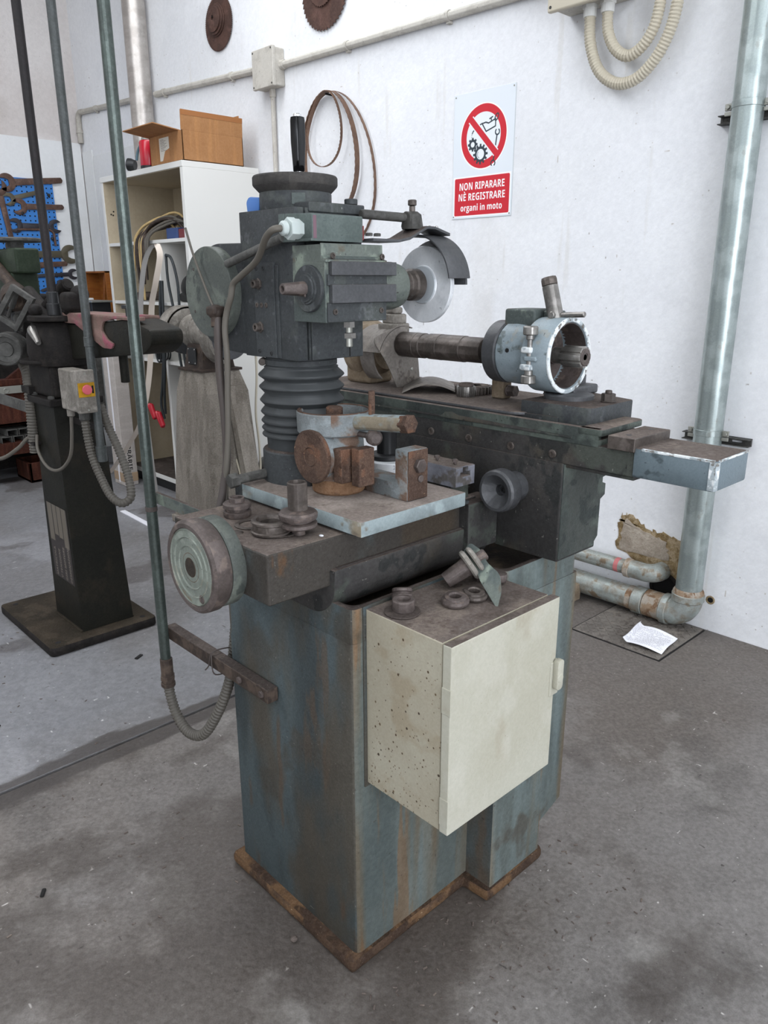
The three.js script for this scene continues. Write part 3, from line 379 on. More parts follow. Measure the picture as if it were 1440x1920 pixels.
// ---------- saw blades and bandsaw blades hanging on the wall ----------
{
  const blade = (x, y, r, n, z, hole = .03) => { const pts = []; for (let i = 0; i < n; i++) { const a = i / n * 2 * Math.PI, d = 2 * Math.PI / n; pts.push([x + r * Math.cos(a), y + r * Math.sin(a)], [x + r * .94 * Math.cos(a + d * .25), y + r * .94 * Math.sin(a + d * .25)]); } return EX('z', pts, z, z + .004, 0, [circ(x, y, hole, 20)]); };
  const nail = (x, y) => CY([x, y, -2.312], 'z', .006, .05, .001, 10);
  const a = T('saw_disc', 'large rusty circular saw blade at the top edge of the wall', 'saw disc', [-2.83, 3.07, -2.3], 'circular saw blades on the back wall'); P(a, 'blade', M.sawBlade, [blade(-2.805, 3.068, .205, 46, -2.302)]); P(a, 'nail', M.cast, [nail(-2.805, 3.095)]);
  T1('saw_disc', 'small rusty saw blade hung in front of the large one', 'saw blade', M.sawBlade, [blade(-2.82, 3.10, .115, 40, -2.292)], [-2.82, 3.1, -2.29], 'circular saw blades on the back wall');
  const b = T('saw_disc', 'fine-toothed rusty saw blade hung left above the junction box', 'saw disc', [-3.91, 3.1, -2.3], 'circular saw blades on the back wall'); P(b, 'blade', M.sawBlade, [blade(-3.91, 3.13, .165, 90, -2.302)]); P(b, 'nail', M.cast, [nail(-3.93, 3.165)]);
  for (const [r, z, l] of [[.095, -2.296, 'rearmost'], [.088, -2.284, 'middle'], [.075, -2.272, 'front']]) T1('milling_disc', `${l} of the three small rusty discs stacked on the fine-toothed blade`, 'disc', M.sawBlade, [EX('z', circ(-3.925, 3.15, r, 44), z, z + .008, .001, [circ(-3.93, 3.16, .014, 16)])], [-3.92, 3.15, z], 'small discs on the fine-toothed blade');
  // bandsaw blades coiled and hung on one nail
  const band = (pts, h, th = .002) => { const cv = curve(pts, true), n = 110, p = [], idx = []; for (let i = 0; i <= n; i++) { const c = cv.getPointAt(i / n % 1), t = cv.getTangentAt(i / n % 1), o = V(-t.y, t.x, 0).normalize().multiplyScalar(th), e = h / 2; const tooth = i % 2 ? .003 : 0; for (const [k, s] of [[1, 1], [1, -1], [-1, -1], [-1, 1]]) p.push(c.x + o.x * k, c.y + o.y * k, c.z + s * (e + (s > 0 ? tooth : 0))); } for (let i = 0; i < n; i++) for (let k = 0; k < 4; k++) { const q = i * 4 + k, w = i * 4 + (k + 1) % 4; idx.push(q, w, q + 4, w, w + 4, q + 4); } const g = new THREE.BufferGeometry(); g.setAttribute('position', new THREE.Float32BufferAttribute(p, 3)); g.setIndex(idx); const u = g.toNonIndexed(); u.computeVertexNormals(); return u; };
  const hx = -2.77, hy = 2.545;
  const loop = (rx, ry, ox, dz) => Array.from({ length: 16 }, (_, i) => { const a = Math.PI / 2 + i / 16 * 2 * Math.PI; return [hx + ox * (1 - Math.sin(a)) / 2 + rx * Math.cos(a), hy - ry + ry * Math.sin(a), -2.275 + dz + .012 * Math.sin(a * 2)]; });
  T1('bandsaw_blade', 'wide rusty bandsaw blade coiled in the middle loop on the nail', 'bandsaw blade', M.sawBand, [band(loop(.24, .335, .03, 0), .028), band(loop(.25, .345, .02, .012), .02)], [hx, hy, -2.3], 'bandsaw blades hung on a nail');
  T1('bandsaw_blade', 'narrow bandsaw blade in the small inner loop on the nail', 'bandsaw blade', M.sawBand, [band(loop(.155, .2, -.02, .02), .014)], [hx, hy, -2.29], 'bandsaw blades hung on a nail');
  T1('bandsaw_blade', 'thin toothed bandsaw blade in the longest outer loop on the nail', 'bandsaw blade', M.sawBand, [band(loop(.33, .43, .10, -.016), .016)], [hx, hy, -2.3], 'bandsaw blades hung on a nail');
  T1('nail', 'rusty nail that carries the coiled bandsaw blades', 'nail', M.cast, [nail(hx, hy - .014)], [hx, hy - .014, -2.31]);
}
// ---------- the tool grinder ----------
{
  const t = T('tool_grinder', 'grey-green tool and cutter grinder with bellows column, table and cream control cabinet', 'grinding machine', [-.2, 0, -.35]);
  const X0 = -.465, X1 = -.002, Z0 = -.018;
  // cast base with its rusty foot
  P(t, 'foot', M.base, [EX('y', RP([[-.482, .006], [.008, .006], [.008, -.372], [.084, -.378], [.084, -.615], [-.482, -.615]], [.012, .012, .006, .012, .02, .02]), 0, .036, .012)]);
  const up = [[X0, Z0], [X1, Z0], [X1, -.392], [.077, -.392], [.077, -.69], [X0, -.69]], rr = [.018, .018, .012, .03, .03, .02];
  const rear = EX('x', [[-.392, .03], [-.60, .03], [-.60, .118], [-.69, .150], [-.69, .8095], [-.392, .8095]], X0 + .004, .077, .006);
  P(t, 'pedestal', [M.cab, M.dustDark, M.cabLitSide], [EX('y', RP([[X0, Z0], [X1, Z0], [X1, -.45], [X0, -.45]], [.016, .016, .002, .002]), .03, .8095, .0005), rear]);
  const off = (d) => up.map(([x, z], i) => [x + (i === 0 || i === 5 ? d : -d), z + (i === 4 || i === 5 ? d : -d)]);
  P(t, 'coolant_tray', [M.cab, M.dustDark, M.cabLitSide], [EX('y', RP(up, rr), .8092, .884, .0012, [RP(off(.014), .03)])]);
  P(t, 'tray_floor', M.tray, [EX('y', RP(off(.013), .03), .808, .835, .001)]);
  // bracket on the left face that holds the upright pipe
  const br = P(t, 'pipe_bracket', [M.brownPaint, M.dustDark], [B(-.735, -.262, .578, .613, -.016, .014, .003)]);
  for (const x of [-.285, -.375]) P(br, 'bolt', M.brownSteel, [HX([x, .596, .012], 'z', .009, .007), CY([x, .596, .01], 'z', .012, .003)]);
  P(t, 'stay', [M.greenGrey, M.dustDark], [B(-.73, -.40, .955, .985, .0, .01, .002)]);
  // cross slide
  P(t, 'cross_slide', [M.cabDark, M.dust], [B(-.405, -.064, .918, 1.02, -.46, .131, .005)]);
  P(t, 'saddle', [M.knee, M.dustDark], [EX('z', RP([[-.40, .955], [-.40, .88], [-.36, .845], [-.1, .845], [-.052, .885], [-.048, .955]], [.005, .03, .03, .03, .03, .005]), -.50, -.015, .008), B(-.395, -.056, .95, .956, -.5, -.03, .001)]);
  P(t, 'slide_way', M.head, [B(-.38, -.035, 1.018, 1.026, -.40, -.06, .002)]);
  P(t, 'shoulder_block', [M.knee, M.dustDark], [B(-.10, -.035, .90, 1.015, -.505, -.40, .004)]);
  // cross feed handwheel
  const hw = P(t, 'cross_feed_handwheel', M.discPale, [L([-.222, .972, .164], 'z', [[0, 0], [.075, 0], [.078, .034], [.0755, .037], [.0745, .0345], [.062, .0345], [.0605, .037], [.0585, .0345], [.045, .0345], [.0435, .037], [.0415, .0345], [.02, .036], [.0185, .034], [0, .034]], 64)]);
  P(hw, 'rim', M.brownSteel, [L([-.222, .972, .160], 'z', [[.076, .036], [.079, .041], [.087, .041], [.0925, .036], [.0935, .028], [.0935, .012], [.089, .002], [.078, 0], [.076, .002], [.076, .036]], 64)]);
  P(hw, 'dial', M.disc, [L([-.222, .972, .131], 'z', [[0, 0], [.0895, 0], [.0905, .002], [.0905, .026], [.088, .029], [0, .029]], 64)]);
  P(hw, 'cap', M.base, [L([-.222, .972, .1985], 'z', [[.030, 0], [.0295, .0009], [0, .0012]], 40)], { label: 'rust-stained centre' }); P(hw, 'hub_plug', M.tray, [L([-.222, .972, .1995], 'z', [[.019, 0], [.0185, .0012], [0, .0015]], 32)]);
  P(hw, 'plug', M.brownSteel, [CY([-.19, .915, .197], 'z', .009, .003)]);
  P(t, 'oil_nipple', M.darkSteel, [SP([-.215, 1.02, .095], .012, 1, .4, 1)]);
  // knee with the knob
  P(t, 'knee', [M.knee, M.dustDark], [EX('y', RP([[-.40, -.506], [.134, -.506], [.134, -.66], [-.40, -.66]], [.002, .006, .004, .002]), .895, 1.122, .003), B(-.3, -.058, .90, 1.0, -.512, -.50, .003)]);
  P(t, 'slideway', M.kneeSide, [EX('x', [[-.655, .905], [-.672, .92], [-.672, 1.01], [-.69, 1.018], [-.69, 1.045], [-.676, 1.05], [-.676, 1.062], [-.69, 1.064], [-.69, 1.118], [-.63, 1.118], [-.63, .905]], -.2, .134, .002), B(.132, .1365, .9, 1.12, -.655, -.509, .003)]);
  const kn = P(t, 'table_feed_knob', M.guard, [L([.014, 1.05, -.506], 'z', [[0, 0], [.034, 0], [.034, .034], [.0465, .042], [.0485, .046], [.0485, .072], [.045, .0775], [.038, .0785], [.035, .075], [.013, .058], [.013, .045], [0, .045]], 48)]);
  P(kn, 'socket_screw', M.black, socket([.014, 1.05, -.462], 'z', .008, .006));
  // table
  const tb = P(t, 'table', [M.knee, M.dustDark], [B(-.78, .296, 1.12, 1.172, -.508, -.66, .003), B(-.78, .296, 1.112, 1.122, -.514, -.66, .002)]);
  for (const x of [-.255, -.133, -.008, .105]) P(tb, 'screw', M.darkSteel, socket([x, 1.139, -.509], 'z', .0095, .0045));
  for (const [x, z] of [[.268, -.53], [.268, -.62]]) P(tb, 'screw', M.black, [CY([x, 1.199, z], 'y', .006, .0012, .0004, 16)]);
  P(t, 'end_stop', [M.darkSteel, M.dust], [B(.238, .298, 1.172, 1.2, -.5, -.647, .002)]);
  P(t, 'swivel_table', [M.kneeSide, M.dust], [
    EX('z', [[-.78, 1.168], [.212, 1.168], [.212, 1.206], [-.78, 1.206]], -.523, -.507, .002),
    B(-.78, .16, 1.169, 1.198, -.52, -.675, .002),
    EX('y', RP([[.165, -.506], [.222, -.506], [.214, -.693], [.165, -.693]], [.002, .012, .02, .002]), 1.192, 1.206, .002),
    EX('y', RP([[.12, -.5085], [.216, -.5085], [.208, -.688], [.12, -.688]], [.002, .012, .02, .002]), 1.168, 1.184, .002), B(-.78, .17, 1.168, 1.206, -.672, -.69, .002)]);
  P(t, 'table_edge', M.knee, [EX('z', [[-.78, 1.184], [-.222, 1.184], [-.208, 1.194], [-.186, 1.196], [-.165, 1.19], [.15, 1.183], [.15, 1.179], [-.78, 1.179]], -.509, -.5045, .001)]);
  P(t, 'chip_shield', [M.guard, M.dust], [EX('y', RP([[-.80, -.522], [-.02, -.522], [.006, -.54], [.006, -.80], [-.80, -.86]], [.004, .03, .02, .03, .01]), 1.206, 1.2135, .002), B(-.79, -.02, 1.19, 1.207, -.53, -.76, .002)]);
  const cap = P(t, 'table_end_cap', [M.capBlue, M.dust], [EX('y', RP([[.296, -.506], [.462, -.506], [.462, -.652], [.296, -.652]], [.001, .014, .014, .001]), 1.1215, 1.181, .004)]);
  P(cap, 'worn_edge', M.chip, [EX('y', [[.448, -.5064], [.456, -.5085], [.4605, -.515], [.4633, -.5155], [.4639, -.509], [.4605, -.5045], [.448, -.5046]], 1.124, 1.178, .0006), B(.31, .456, 1.1765, 1.1817, -.5125, -.5053, .0015), B(.4585, .4628, 1.1775, 1.1817, -.645, -.515, .0015)], { label: 'bare chipped paint along the corner' });
  // column foot, bellows
  const cx = -.37, cz = -.195;
  P(t, 'column_foot', [M.head, M.dustDark], [L([cx, 1.026, cz], 'y', [[0, 0], [.097, 0], [.0955, .03], [.0945, .1], [.092, .103], [.082, .107], [0, .107]], 56), B(-.465, -.40, 1.0, 1.05, -.30, -.06, .004)]);
  P(t, 'clamp_bar', M.castGrey, [ROD([-.40, 1.075, -.12], [-.405, 1.07, -.01], .011), HX([-.404, 1.071, -.03], [-.04, -.04, 1], .017, .02)]);
  const pr = [[.083, 1.130], [.084, 1.158]]; for (const [y, v, rg] of [[1.163, .088, .0945], [1.1775, .088, .0945], [1.194, .087, .095], [1.215, .086, .0955], [1.241, .085, .0962], [1.271, .084, .0968], [1.2975, .083, .0975]]) { const i = pr.length; pr.push([rg - .0015, y - .0025], [rg, y], [rg - .0015, y + .0025]); const nx = { 1.163: 1.170, 1.1775: 1.1855, 1.194: 1.2045, 1.215: 1.228, 1.241: 1.256, 1.271: 1.2845, 1.2975: 1.313 }[y]; pr.push([v + .0008, nx - .002], [v, nx], [v + .0008, nx + .002]); }
  pr.push([.079, 1.318], [.079, 1.345]);
  P(t, 'bellows', M.rubber, [L([cx, 0, cz], 'y', pr, 64, 1.2)]);
  const cl = P(t, 'hose_clamp', M.head, [RG([cx, 1.3195, cz], 'y', .078, .0815, .013, .001, 56)]); P(cl, 'clamp_screw', M.darkSteel, [CY([cx - .058, 1.326, cz + .062], [1, 0, .9], .0085, .024)]);
  // head column
  const fx = -.46, gx = -.265, fz = -.11, bz = -.288;
  const hd = P(t, 'head_column', [M.head, M.headTop], [EX('y', [[fx, bz], [gx, bz], [gx, -.138], [gx - .006, -.138], [gx - .006, -.132], [gx, -.132], [gx, fz], [fx, fz]], 1.338, 1.64, .0015), B(gx - .004, gx + .006, 1.338, 1.42, -.285, -.142, .002)]);
  P(hd, 'cap_plate', [M.head, M.headTop], [B(-.37, gx + .004, 1.632, 1.652, -.295, -.145, .003), CY([gx - .012, 1.652, -.27], 'y', .014, .012)]);
  const st = P(t, 'clamp_plate', M.head, [B(-.409, -.336, 1.340, 1.536, -.112, -.104, .001), B(-.336, -.325, 1.340, 1.53, -.112, -.107, .001)]);
  for (const y of [1.493, 1.403]) P(st, 'bolt', M.darkSteel, [HX([-.39, y, -.104], 'z', .012, .004), L([-.39, y, -.1], 'z', [[0, .004], [.004, .004], [.0045, .012], [.008, .012], [.009, .011], [.009, 0]], 20)]);
  for (const x of [-.4, -.383, -.366]) P(st, 'screw', M.darkSteel, socket([x, 1.449, -.105], 'z', .0055, .0025));
  for (const [x, y] of [[-.398, 1.525], [-.372, 1.525], [-.398, 1.352], [-.355, 1.349]]) P(st, 'screw', M.black, socket([x, y, -.105], 'z', .005, .002));
  // height handwheel on top
  const wh = P(t, 'height_handwheel', M.headTop, [L([cx, 1.675, cz], 'y', [[0, 0], [.074, 0], [.0765, .002], [.0885, .014], [.09, .017], [.09, .031], [.088, .034], [.079, .0345], [.075, .03], [.02, .027], [0, .027]], 64)]);
  P(t, 'scale_ring', M.head, [L([cx, 1.64, cz], 'y', [[0, 0], [.074, 0], [.0765, .005], [.0765, .009], [.0765, .034], [.075, .037], [0, .037]], 64)]);
  P(t, 'index_plate', M.greenGrey, [rotAbout(B(-.014, .014, -.011, .011, -.001, .001, .0005), [0, 0, 0], 'y', .99).translate(cx + .0645, 1.66, cz + .042)]);
  const hx = -.385, hz = -.218;
  P(wh, 'crank_handle', M.blackGloss, [L([hx, 1.708, hz], 'y', [[.009, .014], [.0122, .016], [.0135, .04], [.0155, .072], [.0155, .114], [.0145, .12], [.009, .1205]], 36, 1)]);
  P(wh, 'handle_ferrule', M.chrome, [CY([hx, 1.706, hz], 'y', .0095, .018), CY([hx, 1.828, hz], 'y', .009, .007), CY([hx, 1.7, hz], 'y', .014, .008)]);
  // spindle motor at the left
  P(t, 'motor_housing', [M.head, M.headTop], [EX('z', [...circ(-.555, 1.463, .117, 30, Math.PI * .5, Math.PI * 1.42), [-.52, 1.3425], [-.455, 1.34], [-.455, 1.578]], -.285, -.1105, .004)]);
  const mc = P(t, 'motor_cover', M.disc, [L([-.568, 1.474, -.112], 'z', [[0, 0], [.0995, 0], [.1, .002], [.1, .025], [.0985, .0265], [0, .0265]], 72)]);
  for (const [x, y] of [[-.625, 1.525], [-.528, 1.405], [-.63, 1.43]]) P(mc, 'screw', M.darkSteel, [CY([x, y, -.0855], 'z', .0035, .0012, .0004, 12)]);
  // switch box on the head and its cable
  const sb = P(t, 'switch_box', M.boxGreen, [EX('z', RP([[-.285, 1.578], [-.198, 1.573], [-.198, 1.6235], [-.285, 1.627]], .004), -.232, -.101, .001), B(-.305, -.198, 1.573, 1.578, -.23, -.098, .001), B(-.305, -.285, 1.575, 1.627, -.105, -.1, .001)]);
  P(sb, 'paint_mark', new THREE.MeshStandardMaterial({ color: '#6b525b', roughness: .7 }), [B(-.1985, -.1975, 1.578, 1.62, -.112, -.104, .0002)]);
  P(sb, 'cable_gland', M.plasticWhite, [HX([-.238, 1.596, -.101], 'z', .019, .012), HX([-.238, 1.596, -.089], 'z', .021, .018), CY([-.238, 1.596, -.071], 'z', .014, .014, .004)]);
  P(t, 'cable', M.cable, [TU([[-.238, 1.596, -.062], [-.243, 1.594, -.045], [-.268, 1.583, -.045], [-.335, 1.54, -.065], [-.415, 1.508, -.075], [-.445, 1.492, -.075], [-.452, 1.465, -.072], [-.468, 1.435, -.07], [-.472, 1.40, -.065], [-.462, 1.34, -.06], [-.462, 1.25, -.055], [-.464, 1.15, -.05], [-.468, 1.06, -.04], [-.462, .985, -.03]], .0068, 120, 12)]);
  P(t, 'cable', M.cableBrown, [TU([[-.502, 1.425, -.066], [-.497, 1.40, -.062], [-.497, 1.30, -.06], [-.485, 1.2, -.058], [-.475, 1.10, -.05], [-.468, 1.03, -.03], [-.46, .98, -.01]], .0095, 80, 12)]);
  P(t, 'cable_elbow', M.brownPaint, [SP([-.508, 1.432, -.066], .019, 1.05, .9, .9), CY([-.503, 1.40, -.063], [-.1, 1, -.1], .0125, .025), B(-.528, -.49, 1.424, 1.446, -.084, -.05, .008)]);
  P(t, 'wire', M.cable, [TU([[-.63, 1.615, -.075], [-.60, 1.56, -.072], [-.555, 1.49, -.07], [-.52, 1.445, -.068], [-.512, 1.44, -.068]], .0028, 40, 8)]);
  P(t, 'lock_lever', M.castGrey, [ROD([-.482, 1.534, -.085], [-.288, 1.583, -.098], .0088, .003)]);
  // wheel spindle housing
  const hx0 = -.275, hX = -.172;
  P(t, 'spindle_housing', [M.greenGrey, M.headTop], [B(hx0, hX - .010, 1.53, 1.567, -.2695, fz + .0004, .001), B(hx0, hX, 1.419, 1.5345, -.27, fz + .0012, .0015), EX('z', [[hX - .0125, 1.569], [hX - .010, 1.569], [hX - .0095, 1.556], [hX - .009, 1.546], [hX - .002, 1.54], [hX + .004, 1.5385], [hX + .004, 1.534], [hX - .0125, 1.534]], -.2715, -.1085, .0008)]);
  P(t, 'nose_flange', M.head, [L([-.22, 1.484, fz], 'z', [[0, 0], [.0455, 0], [.0455, .007], [.044, .009], [.031, .009], [.030, .013], [.027, .013], [.026, .017], [.019, .0175], [0, .0175]], 56)]);
  P(t, 'taper_nose', M.brownSteel, [L([-.22, 1.484, -.093], 'z', [[0, 0], [.0145, 0], [.0108, .05], [.0095, .052], [.006, .052], [.005, .044], [0, .044]], 36), CY([-.21, 1.471, -.09], 'z', .003, .004)]);
  P(t, 'slide_bar', [M.guard, M.dustDark], [B(hX - .004, hX + .012, 1.509, 1.5355, -.292, -.118, .0015)]); P(t, 'slide_bar', [M.guard, M.dustDark], [B(hX - .004, hX + .012, 1.4565, 1.492, -.292, -.118, .0015)]);
  P(t, 'slide_bar', M.head, [B(hX - .004, hX + .004, 1.49, 1.511, -.272, -.113, .001)]);
  const gp = P(t, 'cover_plate', M.head, [B(hX - .002, hX + .004, 1.42, 1.457, -.27, -.112, .001)]);
  for (const [y, z] of [[1.44, -.13], [1.44, -.255], [1.5455, -.127], [1.5455, -.258]]) P(gp, 'screw', M.darkSteel, socket([hX + .0025, y, z], 'x', .006, .0035));
  const nut = P(t, 'clamp_bolt', M.steel, [HX([gx + .006, 1.402, -.243], 'y', .0135, .015), HX([gx + .006, 1.379, -.245], 'y', .0145, .012)]); P(nut, 'stud', M.zinc, [CY([gx + .004, 1.36, -.244], 'y', .009, .058)]);
  P(t, 'slot', M.voidBlack, [B(gx + .003, gx + .0066, 1.34, 1.376, -.247, -.244, .0003)]);
  // wheel side of the spindle
  P(t, 'spindle_nose', M.greenGrey, [L([-.22, 1.488, -.268], 'Z', [[0, 0], [.05, 0], [.05, .06], [.046, .078], [.032, .085], [0, .085]], 48)]);
  P(t, 'arbor', M.darkSteel, [L([-.22, 1.49, -.35], 'Z', [[0, 0], [.029, 0], [.029, .022], [.031, .024], [.031, .036], [.0345, .04], [.0345, .06], [.033, .0625], [0, .0625]], 48)]);
  const gw = P(t, 'grinding_wheel', M.wheelGrey, [L([-.22, 1.49, -.434], 'Z', [[0, -.004], [.04, -.004], [.0425, 0], [.0825, .0015], [.0835, .003], [.0835, .012], [.082, .014], [0, .014]], 80)]);
  P(gw, 'wheel_boss', M.wheelCentre, [L([-.22, 1.49, -.434], 'z', [[0, 0], [.0415, .003], [.04, .0055], [0, .0065]], 56)]);
  const gc = [-.22, 1.49];
  const arc = (r, a0, a1, n = 30) => circ(gc[0], gc[1], r, n, a0, a1);
  const gd = P(t, 'wheel_guard', M.guard, [EX('z', [...arc(.097, .0, Math.PI * .98), ...arc(.03, Math.PI * .98, .0)], -.475, -.468, .001), EX('z', [...arc(.1065, .13, 1.75), ...arc(.1025, 1.75, .13)], -.474, -.405, .0012)]);
  P(gd, 'rivet', M.zinc, [CY([-.292, 1.548, -.468], 'z', .003, .002), CY([-.303, 1.53, -.468], 'z', .003, .002)]);
  // guard arm: bent strip, clamp and rod
  const strip = [[-.245, 1.582], [-.32, 1.582], [-.352, 1.588], [-.405, 1.612], [-.43, 1.612], [-.478, 1.6]], th = .006;
  const sg = EX('x', [...strip, ...strip.slice().reverse().map(([z, y]) => [z, y - th])], -.245, -.18, .001);
  P(t, 'guard_arm', [M.guard, M.dustDark], [sg]);
  const ac = P(t, 'arm_clamp', M.castGrey, [L([-.215, 1.606, -.392], 'y', [[0, 0], [.022, 0], [.024, .006], [.020, .03], [.012, .036], [0, .036]], 24), CY([-.215, 1.628, -.372], 'Z', .014, .03)]);
  P(ac, 'clamp_screw', M.darkSteel, [CY([-.215, 1.64, -.392], 'y', .0065, .014), CY([-.215, 1.654, -.392], 'y', .0095, .012)]);
  for (const [x, z] of [[-.2, -.43], [-.2, -.452]]) P(ac, 'rivet', M.bright, [CY([x, 1.6085, z], 'y', .0055, .006)]);
  P(t, 'guard_rod', M.castGrey, [ROD([-.235, 1.632, -.26], [-.218, 1.629, -.385], .0095, .002)]);
  P(t, 'strip_end', M.redDull, [B(-.222, -.199, 1.578, 1.606, -.2365, -.2315, .001)]); P(t, 'bolt', M.castGrey, [HX([-.212, 1.588, -.262], 'y', .008, .006), HX([-.212, 1.588, -.285], 'y', .008, .006)]);
  // control cabinet hung on the right side
  const cb = P(t, 'control_cabinet', [M.beigeSpot, M.dust], [B(0, .2055, .479, .8795, -.375, -.052, .003)]);
  P(cb, 'door', [M.beige, M.dust], [B(.2085, .23, .481, .880, -.381, -.049, .0025)], { label: 'cream cabinet door' });
  for (const [a, b] of [[.742, .795], [.5, .56]]) P(cb, 'hinge', M.beige, [B(.2095, .2315, a, b, -.0525, -.0472, .001)]);
  P(cb, 'latch', M.beige, [B(.221, .233, .655, .735, -.393, -.362, .003), L([.233, .70, -.379], 'x', [[0, 0], [.011, 0], [.011, .012], [.009, .014], [0, .014]], 28).scale(1, 1, 1), EX('x', RP([[-.368, .672], [-.39, .672], [-.39, .742], [-.368, .742]], .0105), .233, .246, .002)], { label: 'oval cream door latch' });
  P(cb, 'back_plate', M.cab, [B(-.004, .001, .47, .885, -.383, -.045, .001)]);
}
// ---------- upright cable pipe on the bracket ----------
{
  const t = T('cable_pipe', 'tall dark green-grey upright pipe in front, ending in a ribbed hose loop', 'pipe', [-.716, .49, .03]);
  P(t, 'pipe', M.poleGreen, [CY([-.716, .50, .03], 'y', .0138, 4.1, .001, 28)]);
  P(t, 'coupling', M.brownPaint, [CY([-.714, .455, .03], 'y', .0165, .075, .002), HX([-.714, .468, .03], 'y', .0205, .012), CY([-.714, .447, .03], 'y', .019, .012)]);
  P(t, 'hose', M.hose, [FX([[-.714, .45, .03], [-.708, .42, .03], [-.68, .37, .03], [-.62, .345, .03], [-.565, .36, .02], [-.525, .43, -.005], [-.505, .52, -.035], [-.50, .60, -.05], [-.49, .69, -.06], [-.475, .74, -.08], [-.462, .76, -.1]], .0145, .009, .2)]);
  P(t, 'wire_tie', M.cableBrown, [RG([-.716, .943, .03], 'y', .0138, .0152, .012, .0005, 24)]);
  P(t, 'wire_tie', M.cableBrown, [TU([[-.495, .62, .016], [-.49, .59, .02], [-.488, .565, .014], [-.492, .565, -.06], [-.5, .60, -.075], [-.5, .618, -.03], [-.497, .62, .014], [-.505, .585, .02], [-.52, .568, .022]], .0018, 50, 6)]);
}
